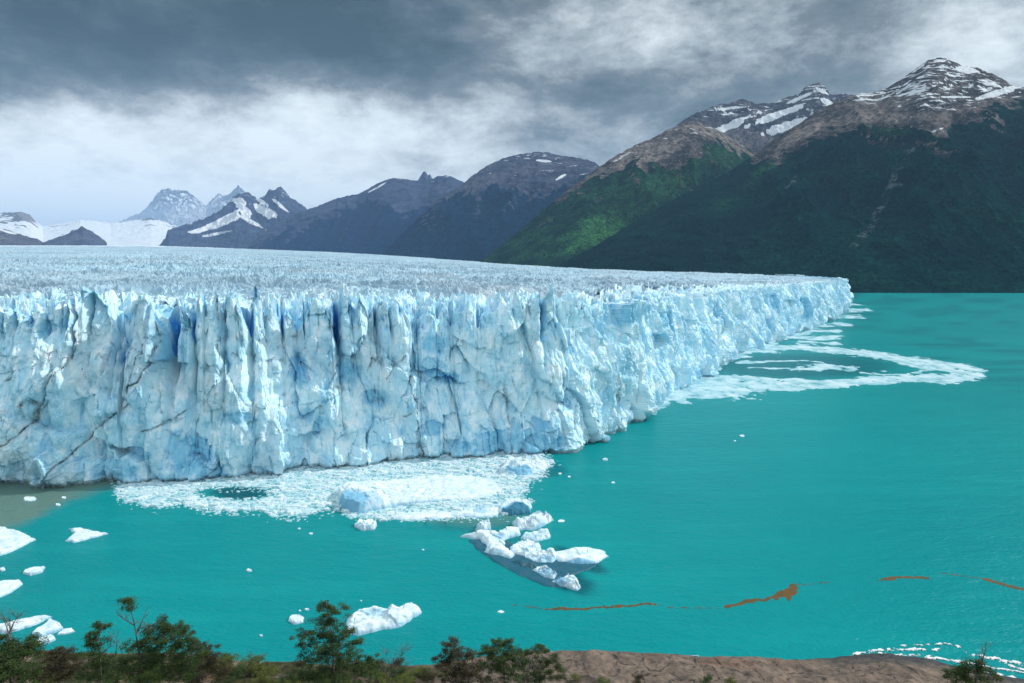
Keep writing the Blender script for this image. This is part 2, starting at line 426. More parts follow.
FARP = [(-90, 9000, 245.5), (150, 9000, 245.5), (250, 7300, 249), (330, 5600, 252), (400, 4600, 256), (480, 3500, 262), (560, 2700, 267.5), (640, 2300, 270.5), (700, 2050, 272.5), (780, 1850, 276), (848, 1800, 280), (852, 1800, 281)]
fpx = np.array([p[0] for p in FARP], float)
def far_of(px):
    R = np.interp(px, fpx, [p[1] for p in FARP]); yy = np.interp(px, fpx, [p[2] for p in FARP])
    d = pdir(px, yy); return R, CH + R * d[..., 2] / np.hypot(d[..., 0], d[..., 1])

def plateau(s, az, rho, dperp):
    """height of the glacier top at a point given along-front s and polar position"""
    px = 512 + F * np.tan(az) * 1.0073
    rf = np.interp(s, fine, rho_f); R, zR = far_of(px)
    z0 = np.interp(s, bl_s, bl_z)
    zl = z0 + (zR - z0) * np.clip((rho - rf) / (R - rf), 0, 1)
    x = rho * np.sin(az); y = rho * np.cos(az)
    zl = zl + 3.5 * fbm(x / 120, y / 80, 2, 48) * ss(20, 120, dperp)
    amp = 1 - .45 * ss(800, 3500, rho)
    amp = amp * (1 + .5 * np.exp(-dperp / 60)) * (1 - .3 * ss(640, 760, px)) * (1 - ss(3500, 6000, rho) * .6)
    fade = ss(0, 16, dperp)
    lipd = np.interp(s, lip_s, lip_z) - z0
    sr = serac(x, y)
    z = zl + sr * amp * (.25 + .75 * fade) * ss(-1, 4, dperp) + lipd * np.exp(-(dperp / np.where(lipd > 0, 7.0, 15.0)) ** 1.4)
    z = z + (ridged(s / 6.5 + .4 * vn2(s / 9, dperp / 9, 63), dperp / 16, 2, 61) - .55) * 8.5 * np.exp(-dperp / 38) * ss(0, 6, dperp) * (1 - .6 * ss(640, 700, px))
    th, tg = teeth(s, dperp)
    z = z + (th - 2.2 * tg) * np.exp(-(dperp / 8.0) ** 1.3)
    z = z - slot_field(s, z) * .8 * np.exp(-dperp / 13)
    return z, sr

glacier = empty('glacier', (0, 300, 0))
tag(glacier, 'vast blue-white glacier ending in a tall cracked ice cliff over the turquoise lake', 'glacier')
def under(o, p):
    o.parent = p; o.matrix_parent_inverse = Matrix.Translation(-Vector(p.location)); return o

CRACKS = [([(66, 333), (67, 350), (64, 365), (53, 377), (47, 398), (38, 418), (22, 435), (0, 448)], 1.0, 1), ([(25, 404), (34, 398), (44, 404), (40, 410), (36, 420)], 3.0, .9), ([(44, 355), (50, 372), (52, 380)], 1.5, .8), ([(75, 338), (80, 356)], .6, .7), ([(77, 320), (82, 342)], .6, .6), ([(0, 335), (8, 362)], .6, .7),
          ([(154, 348), (150, 364), (140, 382), (131, 385), (130, 403), (115, 415), (95, 430), (85, 442), (72, 455), (62, 465), (53, 480)], 1.1, 1), ([(141, 345), (134, 372), (131, 385)], .7, .8), ([(186, 411), (176, 417), (168, 421), (145, 430)], .9, 1), ([(10, 377), (0, 383)], 1.0, 1), ([(0, 411), (8, 410)], .7, .8),
          ([(205, 478), (214, 468), (223, 461)], .8, .9), ([(408, 345), (411, 368), (406, 378), (408, 390), (415, 400), (417, 420), (419, 440), (423, 458)], .9, .9), ([(408, 410), (402, 414)], 1.2, .7), ([(504, 385), (507, 400), (509, 418)], 1.7, .7), ([(508, 395), (510, 450)], .6, .6),
          ([(608, 340), (612, 358), (614, 400), (612, 440)], 1.0, .7), ([(549, 335), (549, 385)], .6, .5), ([(531, 310), (533, 372)], .6, .45), ([(586, 385), (588, 440)], .8, .5), ([(556, 395), (560, 440)], 1.1, .5), ([(575, 405), (580, 425)], .6, .4), ([(520, 330), (521, 380)], .5, .4),
          ([(384, 376), (396, 362), (404, 356)], 1.0, .8), ([(236, 400), (243, 390)], 1.0, .4), ([(496, 330), (497, 378)], .5, .4), ([(700, 390), (701, 410)], .6, .3), ([(208, 385), (212, 372)], 1.6, .4), ([(152, 322), (155, 345)], 1.2, .7)]
BLUES = [(120, 466, 24, 13, .75), (84, 460, 8, 8, .4), (150, 452, 10, 6, .5), (195, 452, 18, 20, .8), (215, 468, 14, 8, .7), (240, 415, 14, 7, .6), (300, 375, 10, 16, .95), (305, 415, 10, 8, .6), (318, 425, 5, 12, .7), (345, 350, 12, 10, .45), (350, 372, 14, 14, .55), (375, 398, 14, 8, .6), (430, 368, 14, 12, .55),
         (447, 378, 10, 7, 1.0), (430, 427, 14, 6, .8), (440, 346, 12, 12, .5), (500, 440, 30, 12, .85), (530, 440, 30, 12, .8), (456, 445, 14, 6, .6), (538, 425, 10, 8, .9), (515, 425, 6, 8, .6), (566, 398, 5, 14, .65), (573, 342, 3, 12, .7), (576, 352, 3, 6, .8), (545, 320, 5, 22, .6), (612, 330, 8, 18, .4), (626, 312, 7, 16, .55), (634, 322, 3, 12, .9),
         (85, 312, 14, 16, .45), (36, 330, 10, 9, .75), (55, 324, 6, 8, .6), (17, 322, 6, 6, .7), (172, 315, 4, 12, .5), (105, 350, 4, 20, .3), (160, 350, 4, 14, .8), (255, 300, 3, 14, .6), (284, 310, 4, 14, .4), (340, 305, 6, 18, .5), (355, 312, 4, 14, .5), (378, 308, 3, 12, .7), (425, 322, 10, 9, .4), (452, 322, 7, 12, .5), (330, 358, 4, 8, .5),
         (668, 322, 6, 16, .6), (683, 330, 5, 24, .45), (700, 345, 6, 30, .4), (722, 315, 5, 12, .5), (767, 325, 3, 10, .6), (776, 302, 5, 12, .6), (802, 306, 5, 16, .65), (815, 300, 3, 12, .4), (836, 296, 4, 10, .5), (690, 376, 5, 6, .7), (745, 300, 4, 10, .4), (20, 470, 12, 14, .35), (270, 440, 10, 10, .3), (60, 395, 8, 8, .3), (180, 440, 8, 10, .5)]

def paint(px, py, s, z):
    """real patches of dense blue ice and dirt bands, placed on the cliff"""
    wx = px + 5 * fbm(s / 9, z / 9, 3, 201); wy = py + 5 * fbm(s / 9, z / 9, 3, 202)
    blue = np.zeros(px.shape); dirt = np.zeros(px.shape)
    bn = fbm(s / 4, z / 3, 4, 207, .6)
    for a, b, c, d, m in BLUES:
        q = ((wx - a) / c) ** 2 + ((wy - b) / d) ** 2
        blue = np.maximum(blue, m * ss(1.6, .2, q + .9 * bn) * .8)
    jx = px + 2.2 * fbm(s / 5, z / 5, 3, 203); jy = py + 2.2 * fbm(s / 5, z / 5, 3, 204)
    brk = .6 + .7 * fbm(s / 4, z / 4, 2, 205)
    for pts, w_, m in CRACKS:
        d = segdist(jx, jy, pts)
        dirt = np.maximum(dirt, m * np.exp(-(d / w_) ** 2) * np.clip(brk + .25, 0, 1))
        dirt = np.maximum(dirt, m * .22 * np.exp(-(d / (w_ * 5)) ** 2) * np.clip(brk, 0, 1))
    return blue, dirt

# ---- cliff mesh
i_c = np.interp(s_of_px(655.), fine, fine)
sc = np.concatenate([np.arange(0, i_c, .34), np.arange(i_c, s_of_px(847.5), .62), np.linspace(float(s_of_px(847.6)), SL - 1, 60)])
fx_ = np.interp(sc, fine, fxs); fy_ = np.interp(sc, fine, fys); nx_ = np.interp(sc, fine, nxv); ny_ = np.interp(sc, fine, nyv)
rad = np.hypot(fx_, fy_); rx_, ry_ = fx_ / rad, fy_ / rad
az_ = np.arctan2(fx_, fy_)
nw = 190
T, _ = plateau(sc, az_, rad, np.zeros_like(sc))
T = T + 1.0 * fbm(sc / 1.6, sc * 0, 2, 33)
t = np.concatenate([[-.02], np.linspace(0, 1, nw)])[:, None]
Z = t * T[None, :]; Sg = np.broadcast_to(sc[None, :], Z.shape)
big = 4.5 * fbm(Sg / 45, Z / 90, 3, 11)
ws = Sg + 3.0 * fbm(Sg / 14, Z / 16, 3, 12); wz = Z + 5 * fbm(Sg / 12, Z / 20, 3, 13) + .25 * Sg
f1, f2, r1, r2, dx, dy = worley(ws / 14, wz / 30, 20)
disp = big + (r1 - .5) * 3.0 + (r2 - .5) * 1.2 * dx * 14 * .5 + (r1 - .5) * dy * 9 - .45 * np.exp(-(f2 - f1) / .04)
cellblue = ((r1 * 7.3) % 1) ** 3 * .35
f1, f2, r1, r2, dx, dy = worley(ws / 4.6, wz / 11, 24)
disp = disp + (r1 - .5) * .8 + (r2 - .5) * .8 * dx * 4.6 * .7 + (r1 - .5) * dy * 2 - .22 * np.exp(-(f2 - f1) / .06)
f1, f2, r1, r2, dx, dy = worley((Sg + .6 * vn2(Sg / 2, Z / 2, 3)) / 1.9, (Z + .5 * Sg) / 3.4, 28)
disp = disp + (r1 - .5) * .3 + (r2 - .5) * dx * .5
wq = Sg + 1.2 * vn2(Sg / 5, Z / 7, 59)
disp = disp + 6.5 * facets(wq / 11, wz / 17, 60, 2.3, .5, .3) + 2.6 * facets((wq + Z * .12) / 4.4, (Z - .25 * Sg) / 8.5, 66, 2.2, .5, .3) * (1.15 - .4 * t) + 1.3 * facets(wq / 2.1 + 7, Z / 4.4, 72, 2.2, .5, .3) + .65 * facets(Sg / 1.15, Z / 1.9, 78, 2.2, .5, .3) - 4.4
disp = disp + .45 * (ridged(wq / 1.7, Z / 26, 2, 81) - .5) * ss(-.1, .25, fbm(Sg / 16, Z / 25, 2, 82))
disp = disp + .5 * fbm(Sg / 3.5, Z / 5, 4, 14, .6)
# vertical fluting towards the top, rounded scalloped lower third
flute = ridged(Sg / 5.5 + .5 * vn2(Sg / 6, Z / 15, 8), Z / 40, 2, 31)
disp = disp + (flute - .4) * .9 * ss(.35, .9, t) * ss(-.2, .3, fbm(Sg / 25, Z / 40, 2, 36))
BUTT = [(-90, 0), (-60, 2), (-50, -2), (0, -1), (45, 1.5), (52, -1), (64, 2.5), (78, -2), (100, 1.5), (107, -2.5), (116, -3), (148, 3), (168, -3), (186, 2.5), (192, -2.5), (218, 1.5), (224, -.5), (243, 2.5), (253, -2.5), (262, .5), (285, -1.5), (300, -4), (331, 5), (341, -1), (357, .8), (372, -.5), (384, 1.5), (410, 3.2), (420, -3.5), (450, -4), (478, -1.5), (486, -2.5), (517, 4.5), (560, 1), (566, 2.4), (574, .5), (606, 1.5), (612, -2.5), (633, 1.6), (643, -2.5), (668, 1), (680, -1.5), (700, 1.4), (712, -1.5), (740, 1.5), (752, -1), (770, 1), (776, -1.5), (800, 1), (806, -1), (830, 1), (850, 0)]
pxw, pyw = proj(fx_[None, :], fy_[None, :], Z)
bpx = pxw + 4 * fbm(Sg / 10, Z / 14, 3, 37) - .28 * (pyw - 340) * ss(480, 520, pxw) * ss(640, 600, pxw)
disp = disp + np.interp(bpx, [p[0] for p in BUTT], [p[1] for p in BUTT]) * 1.1 * (.22 + .78 * ss(.2, .65, t))
lean = 6.5 * ss(.45, 1.05, t) * 1.0 + 2.5 * t
disp = disp - lean + 3.2 * ss(.5, .05, t) * (.6 + .6 * fbm(Sg / 22, Z / 30, 2, 16))
slot = slot_field(Sg, Z)
disp = disp - slot
_, tgap = teeth(Sg + .12 * (T[None, :] - Z) * np.sin(Sg / 23), 0 * Z)
upw = ss(T[None, :] - 17 - 14 * fbm(Sg / 6, Sg * 0, 2, 160), T[None, :] - 2, Z)
disp = disp - 4.6 * tgap * upw
cleft = tgap * upw
disp = disp - 1.3 * ss(2.2, .6, Z)             # wave-cut notch at the waterline
px_, py_ = proj(fx_[None, :] + nx_ * 0, fy_[None, :] + 0 * ny_, Z)
blue, dirt = paint(px_, py_, Sg, Z)
disp = disp - 1.0 * np.clip(dirt, 0, 1) * ss(.3, .8, dirt) - .8 * ss(.1, .5, blue)
strk = ss(.72, .95, ridged(Sg / 2.6 + .25 * vn2(Sg, Z / 5, 85), Z / 34, 2, 83)) * ss(.0, .3, fbm(Sg / 14, Z / 22, 3, 84))
dirt = np.maximum(dirt, .24 * strk * ss(430, 520, px_))
dirt = np.maximum(dirt, .85 * ss(1.3, .5, Z) * (px_ < 640))  # undercut's dark line painted into the colour along the waterline
blue = np.maximum(blue, cellblue * .8); blue = np.maximum(blue, ss(1.0, 5.0, slot) * 1.0); blue = np.maximum(blue, ss(.25, .95, cleft) * .85)
blue = np.clip(blue + .10 * fbm(Sg / 6, Z / 10, 3, 40), 0, 1)
grey = ss(.02, .35, fbm(Sg / 30, Z / 30, 3, 41)) * ss(520, 300, px_) * .35
X = fx_[None, :] + nx_[None, :] * disp; Y = fy_[None, :] + ny_[None, :] * disp
# ---- first metres of the top, same sheet
dl = np.concatenate([np.arange(.5, 12, .5), np.arange(12.6, 30, .8), np.arange(31, 58, 1.3)])[:, None]
cosn = np.abs(nx_ * rx_ + ny_ * ry_)[None, :]
k_ = np.clip(1 / np.maximum(cosn, .25), 1, 4)
dr = dl * k_
lx, ly_ = X[-1][None, :], Y[-1][None, :]
X2 = lx + rx_[None, :] * dr; Y2 = ly_ + ry_[None, :] * dr
S2 = np.broadcast_to(sc[None, :], X2.shape)
Z2, sr = plateau(S2, np.arctan2(X2, Y2), np.hypot(X2, Y2), np.broadcast_to(dl, X2.shape))
Z2 = Z2 + (T[None, :] - plateau(sc, az_, rad, np.zeros_like(sc))[0][None, :]) * np.exp(-dl / 1.5)
sl2 = slot_field(S2, Z2 + 4) * np.exp(-dl / 14)
blue2 = np.clip(ss(.5, 4, sl2) * .95 + ss(0, -2.5, sr) * .6, 0, 1)
P = np.concatenate([np.stack([X, Y, Z], -1), np.stack([X2, Y2, Z2], -1)], 0)
cliff = grid_obj('ice_cliff', P, M_ICE, {'blue': np.concatenate([blue, blue2]), 'dirt': np.concatenate([dirt, blue2 * 0]), 'grey': np.concatenate([grey, .35 * np.ones_like(blue2) * ss(.0, .3, fbm(S2 / 20, dl * 0 + dl / 20, 2, 9))])})  # dirt: dirt bands plus the painted dark line of the undercut
under(cliff, glacier)

# ---- field mesh behind
pxc = np.arange(-90, 850.5, .8); azc = azpx(pxc)
nf = 560
tt = np.linspace(0, 1, nf)[:, None]
_k = np.hanning(27); _k /= _k.sum()
sf = np.convolve(np.pad(np.interp(azc, az_mon, fine), 13, 'edge'), _k, 'valid')[None, :]
rf = np.interp(sf, fine, rho_f)
R, _ = far_of(pxc); R = R[None, :] * 1.02
nf1 = np.interp(sf, fine, nxv) * np.sin(azc)[None, :] + np.interp(sf, fine, nyv) * np.cos(azc)[None, :]
nf1 = np.maximum(np.abs(nf1), .3)
_k2 = np.hanning(121); _k2 /= _k2.sum()
nf1 = np.convolve(np.pad(nf1[0], 60, 'edge'), _k2, 'valid')[None, :]
d0 = 44 / nf1
g = (np.exp(tt * 4.2) - 1) / (np.exp(4.2) - 1)
RHO = rf + d0 + (R - rf - d0) * g
DP = (RHO - rf) * np.maximum(np.abs(nf1), .25)
AZ = np.broadcast_to(azc[None, :], RHO.shape); SF = np.broadcast_to(sf, RHO.shape)
ZF, sr = plateau(SF, AZ, RHO, DP)
ZF = ZF - .6 * ss(16, 0, RHO - rf - d0)
xf = RHO * np.sin(AZ); yf = RHO * np.cos(AZ)
hi = np.clip((sr + 3) / 10, 0, 1) * np.clip(.7 + .55 * fbm(xf / 60, yf / 60, 2, 77) + .9 * fbm(xf / 900, yf / 130, 3, 78), 0, 1.2)
bl = ss(-1.5, -4.5, sr) * .55
PF = np.stack([xf, yf, ZF], -1)
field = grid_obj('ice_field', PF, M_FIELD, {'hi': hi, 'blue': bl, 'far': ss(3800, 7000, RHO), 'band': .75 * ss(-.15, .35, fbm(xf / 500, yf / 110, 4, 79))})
under(field, glacier)

# ------------------------------------------------------------------ water
def water():
    az = np.linspace(-1.95, 1.95, 700)[None, :]
    rho = np.concatenate([np.linspace(30, 125, 12), np.geomspace(126, 800, 280), np.geomspace(810, 19500, 60)])[:, None]
    x = rho * np.sin(az); y = rho * np.cos(az); z = np.zeros_like(x)
    px, py = proj(x, y, z); ok = (y > 30)
    w = 9 * fbm(x / 25, y / 12, 4, 301)
    sd = polysd(px + w, py + w * .5, [(-150, 470), (130, 470), (125, 487), (100, 491), (70, 500), (48, 514), (30, 524), (0, 530), (-150, 560)])
    silt = np.where(ok, ss(-5, 8, sd) * .9, 0)
    s2 = polysd(px + w * .3, py, [(390, 512), (470, 505), (535, 512), (530, 526), (480, 530), (420, 524)])
    silt = np.maximum(silt, np.where(ok, ss(-2, 8, s2) * .45, 0))
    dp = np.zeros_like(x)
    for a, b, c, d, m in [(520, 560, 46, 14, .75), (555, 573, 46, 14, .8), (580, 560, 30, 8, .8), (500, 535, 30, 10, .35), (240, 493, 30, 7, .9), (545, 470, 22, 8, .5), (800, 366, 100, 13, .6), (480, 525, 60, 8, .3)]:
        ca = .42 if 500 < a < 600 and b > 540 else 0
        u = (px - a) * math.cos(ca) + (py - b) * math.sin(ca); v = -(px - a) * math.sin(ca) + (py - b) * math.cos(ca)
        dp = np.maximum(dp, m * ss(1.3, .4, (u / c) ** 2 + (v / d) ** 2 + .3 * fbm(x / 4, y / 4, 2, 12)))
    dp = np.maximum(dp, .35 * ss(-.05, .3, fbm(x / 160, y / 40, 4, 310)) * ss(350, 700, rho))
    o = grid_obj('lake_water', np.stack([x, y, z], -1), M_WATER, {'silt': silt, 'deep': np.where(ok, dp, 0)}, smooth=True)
    tag(o, kind='structure')
water()
# lake bed and valley floor below everything, out to the horizon
M_BED = material('valley_floor', lambda n: pbsdf(n, (.09, .10, .09), .9))
o = mesh_obj('ground', [(-47800, -47800, -6), (47800, -47800, -6), (47800, 47800, -6), (-47800, 47800, -6)], [(0, 1, 2, 3)], M_BED); tag(o, kind='structure')

# ------------------------------------------------------------------ mountains
def mountain(name, sil, foot, ridge, tree=None, snow=(), lush=(), tanp=(), seed=0, spur=1.0, snowline=None, cols=1.0, rows=260, rough=1.0, foot_z=0, pwr=1.0, striae=0.0, back=1.35, haze_blue=0.0, tracks=(), sunlit_green0=0.0):  # lush: patches of painted sunlight, as brighter green
    sx = np.array([p[0] for p in sil], float); sy = np.array([p[1] for p in sil], float)
    x0, x1 = sx[0], sx[-1]
    pxs = np.arange(x0, x1 + .1, cols); az = azpx(pxs)
    def itp(tbl): return np.interp(pxs, [p[0] for p in tbl], [p[1] for p in tbl])
    Rf = itp(foot); Rr = itp(ridge)
    sy_ = np.interp(pxs, sx, sy)
    # elevation of the ridge seen in that column: the column is a vertical plane, so solve the pixel at this azimuth
    pxr = pxs.copy()
    for _ in range(4):
        d = pdir(pxr, sy_); a = np.arctan2(d[:, 0], d[:, 1]); pxr = pxr + (az - a) * F
    sy_ = np.interp(pxr, sx, sy); d = pdir(pxr, sy_)
    Zr = CH + Rr * d[:, 2] / np.hypot(d[:, 0], d[:, 1])
    jag = Rr / F * ((1.3 if rough < 2 else 2.6) * fbm(pxs / 5, pxs * 0, 3, seed + 2, .6))
    t = np.concatenate([np.linspace(0, 1, rows), np.linspace(1.02, 1.5, 24)])[:, None]
    tb = np.clip(t, 0, 1)
    rho = np.where(t <= 1, Rf + (Rr - Rf) * t, Rr * (1 + (t - 1) * 2 * (back - 1)))
    A = np.broadcast_to(az[None, :], rho.shape)
    x = rho * np.sin(A); y = rho * np.cos(A)
    sc_ = float(np.mean(Rr)) / 4000.
    zz = foot_z + (Zr[None, :] - foot_z) * (tb ** pwr)
    zz = np.where(t > 1, Zr[None, :] * np.clip(1 - (t - 1) / .5, 0, 1) ** .8, zz)
    zz = zz + jag[None, :] * tb ** 10 * np.where(t > 1, np.clip(1 - (t - 1) * 4, 0, 1), 1)
    env = 4 * tb * (1 - tb)
    wob = 260 * sc_ * fbm(x / (900 * sc_), y / (900 * sc_), 3, seed + 5)
    cr = (x + wob) / (330 * sc_); cl = (y + wob * .5) / (900 * sc_)
    spurs = ridged(cr, cl, 4, seed, .5) - .45
    hh = np.maximum(Zr[None, :] - foot_z, 30)
    z = zz + env * .13 * hh * spur * spurs
    z = z + rough * np.minimum(hh * .035, 40 * sc_) * (ridged(x / (120 * sc_), y / (120 * sc_), 4, seed + 9, .6) - .4) * (.25 + .75 * env) * np.where(t > .985, .55, 1) * ss(0, .06, tb)
    px, py = proj(x, y, z)
    nz = fbm(x / (90 * sc_), y / (90 * sc_), 4, seed + 20); nz2 = fbm(x / (30 * sc_), y / (30 * sc_), 3, seed + 21)
    veg = np.zeros_like(x)
    if tree:
        ty_ = np.interp(px, [p[0] for p in tree], [p[1] for p in tree])
        fing = ridged(cr * 3.5, cl * .7, 2, seed + 31) - .4
        veg = ss(-2, 3, py - ty_ + nz * 12 + fing * 12)
        slide = ss(.62, .72, ridged(cr * 1.3, cl * .4, 2, seed + 33)) * ss(.52, .6, .5 + nz2 * .8) * ss(60, 0, py - ty_)
        veg = veg * (1 - .85 * slide)
    sn = np.zeros_like(x); dust = np.zeros_like(x)
    for a, b, c, dd_, ang, m in snow:
        u = (px - a) * math.cos(ang) + (py - b) * math.sin(ang); v = -(px - a) * math.sin(ang) + (py - b) * math.cos(ang)
        sn = np.maximum(sn, m * ss(1.2, .8, (u / c) ** 2 + (v / dd_) ** 2 + nz * 1.1 + nz2 * .6))
    if snowline:
        sl = np.interp(px, [p[0] for p in snowline], [p[1] for p in snowline])
        hgt = sl - py
        strat = np.sin((z / (26 * sc_)) + 3.5 * nz + x / (500 * sc_)) * .5 + .5
        pt = strat * .8 + nz2 * .9
        sn = np.maximum(sn, ss(.75, .95, pt * ss(-6, 18, hgt)) * striae); dust = np.clip(ss(-8, 20, hgt) * striae * (.75 + .8 * nz), 0, 1)
    sn = sn * (1 - veg)
    lu = np.full(x.shape, sunlit_green0) * ss(-.3, .3, nz + .1)
    for a, b, c, dd_, ang, m in lush:  # painted sunlit patches
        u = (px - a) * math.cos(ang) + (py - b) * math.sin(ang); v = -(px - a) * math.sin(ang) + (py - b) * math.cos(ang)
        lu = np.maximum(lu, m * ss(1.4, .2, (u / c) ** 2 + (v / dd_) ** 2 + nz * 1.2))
    trk = np.zeros_like(x)
    for pts, w_ in tracks: trk = np.maximum(trk, ss(1.2, .3, segdist(px + 3 * nz, py + 3 * nz2, pts) / w_))
    ta = np.zeros_like(x)
    for a, b, c, dd_, ang, m in tanp:
        u = (px - a) * math.cos(ang) + (py - b) * math.sin(ang); v = -(px - a) * math.sin(ang) + (py - b) * math.cos(ang)
        ta = np.maximum(ta, m * ss(1.3, .6, (u / c) ** 2 + (v / dd_) ** 2 + nz * .8))
    o = grid_obj(name, np.stack([x, y, z], -1), M_MOUNT, {'veg': np.clip(veg, 0, 1), 'snow': sn, 'lush': lu, 'tan': ta, 'dust': dust, 'haze_blue': np.full(x.shape, haze_blue), 'track': trk}, smooth=True)  # lush carries the painted sunlit green
    tag(o, kind='structure')
    return o

# right hand massif
mountain('mountain', [(500, 285), (520, 278), (560, 264), (600, 243), (640, 218), (690, 190), (725, 174), (757, 153), (772, 141), (786, 131), (800, 123), (815, 112), (835, 102), (850, 97), (862, 93), (872, 93), (885, 89), (893, 84), (900, 80), (908, 74), (915, 69), (922, 64), (928, 60), (934, 59), (940, 57.5), (947, 59), (955, 62), (962, 65), (970, 67), (978, 68), (985, 71), (993, 74), (1000, 77), (1007, 81), (1012, 86), (1020, 87), (1030, 87), (1060, 90), (1120, 78), (1200, 92), (1320, 130), (1500, 170)],
         [(500, 2250), (560, 2080), (620, 1980), (700, 1880), (850, 1870), (940, 1970), (1024, 2080), (1200, 2350), (1500, 2900)], [(500, 2500), (600, 2800), (690, 3200), (757, 3600), (850, 4000), (940, 4300), (1024, 4300), (1500, 4300)],
         tree=[(500, 200), (740, 150), (757, 160), (775, 157), (795, 148), (815, 140), (835, 131), (855, 124), (870, 130), (890, 128), (910, 124), (930, 130), (945, 134), (960, 127), (975, 118), (985, 110), (1000, 105), (1024, 101), (1100, 105), (1500, 190)],
         snow=[(966, 70, 11, 3.5, .15, 1), (1000, 92, 28, 3.0, -.3, .9), (955, 97, 18, 1.2, 0, .8), (937, 130, 9, 1.5, -.3, .6), (940, 61, 6, 1.5, 0, .9)],
         snowline=[(750, 140), (830, 112), (880, 118), (940, 118), (1000, 108), (1060, 105), (1500, 130)], striae=.85,
         tanp=[(800, 135, 30, 6, -.5, .9), (850, 118, 30, 6, -.3, .8), (890, 118, 46, 5, -.05, .9), (880, 105, 36, 9, -.25, .6), (940, 126, 16, 8, -.5, .55), (975, 105, 40, 6, -.3, .4)],
         lush=[(770, 165, 26, 6, -.6, .35), (885, 132, 22, 5, 0, .45), (740, 190, 40, 8, -.6, .15)], tracks=[([(912, 148), (900, 165), (893, 182), (886, 196), (878, 214), (868, 232), (852, 246)], 4.5), ([(795, 178), (783, 192)], 2.2), ([(893, 182), (905, 186)], 2)], seed=100, spur=.9, rows=420, cols=.8, pwr=1.08, rough=.45)  # lush: sunlit patches painted as brighter green
# second ridge, sunlight on its flank painted as brighter green
mountain('mountain', [(430, 285), (450, 275), (480, 262), (520, 230), (545, 208), (560, 196), (575, 184), (585, 177), (598, 168), (615, 156), (628, 149), (640, 143), (655, 137), (665, 131), (677, 126), (685, 122.5), (693, 121), (700, 122), (712, 127), (725, 134), (740, 144), (757, 153), (790, 170), (860, 200)],
         [(430, 2800), (560, 2650), (700, 2500), (860, 2300)], [(430, 3300), (560, 3900), (690, 4500), (757, 4600), (860, 4600)],
         tree=[(430, 190), (560, 200), (575, 192), (590, 184), (610, 172), (630, 166), (650, 163), (668, 170), (685, 168), (697, 156), (705, 146), (715, 143), (735, 150), (757, 156), (860, 200)],
         snow=[(620, 158, 10, 1, -.5, .5)], snowline=[(430, 170), (600, 178), (680, 150), (860, 150)], striae=.45,
         tanp=[(650, 152, 40, 11, -.35, .8), (700, 130, 22, 5, .1, 1), (735, 146, 26, 6, .55, 1), (600, 175, 24, 5, -.5, .6)],
         lush=[(600, 228, 56, 17, -.5, 1), (640, 232, 26, 5, -.2, .8), (585, 245, 26, 6, -.3, .8), (715, 158, 36, 9, .05, .9), (655, 190, 46, 12, -.35, .7), (640, 205, 50, 14, -.5, .6), (615, 248, 36, 3, -.1, .6)], sunlit_green0=.38, seed=200, haze_blue=0.0, spur=.9, rows=380, cols=.8, rough=.5)  # lush: sunlit patches painted as brighter green
# snowy crest behind
mountain('mountain', [(660, 140), (676, 126), (685, 119), (692, 115), (702, 111), (712, 107), (722, 103), (728, 104), (735, 101), (742, 99), (750, 101), (757, 104), (768, 103), (776, 102), (784, 98), (792, 96), (800, 93), (804, 88), (810, 85), (817, 82), (823, 83.5), (827, 89), (831, 95), (838, 94.5), (846, 93), (855, 95), (880, 105), (960, 130)],
         [(660, 4700), (960, 4700)], [(660, 5900), (817, 6500), (960, 6500)],
         snow=[(775, 116, 30, 3.5, -.35, 1), (785, 127, 22, 5, -.3, 1), (725, 128, 18, 3.5, -.35, 1), (733, 108, 14, 1.6, -.1, .9), (820, 90, 9, 1.8, .5, .9), (828, 103, 10, 3, .5, .8), (800, 98, 16, 1.8, -.4, .9), (745, 118, 12, 1.4, -.2, .7)],
         snowline=[(660, 130), (960, 125)], striae=.6, tanp=[(735, 135, 36, 8, .2, .8), (760, 142, 24, 7, .0, .9)], seed=300, haze_blue=0.25, rows=240, cols=.7, rough=1.6)
# third
mountain('mountain', [(360, 272), (385, 252), (410, 226), (430, 207), (442, 196), (455, 189), (464, 183), (472, 176), (482, 169), (492, 163), (502, 159), (512, 156), (522, 153.5), (530, 153), (538, 151.5), (547, 152), (556, 155), (566, 156), (576, 158), (586, 159), (594, 162), (610, 172), (650, 200), (700, 230)],
         [(360, 4800), (700, 3900)], [(360, 5400), (530, 6600), (700, 6300)],
         tree=[(360, 190), (430, 206), (455, 196), (480, 192), (500, 184), (520, 192), (545, 196), (565, 186), (585, 176), (600, 178), (700, 250)],
         snow=[(545, 161, 8, 1.2, .1, .8), (561, 177, 5, 1.5, -.5, .9)], snowline=[(360, 180), (500, 178), (600, 184), (700, 200)], striae=.5,
         tanp=[(540, 168, 40, 6, -.1, .5), (480, 183, 28, 6, -.4, .6)], seed=400, haze_blue=0.6, rows=260)
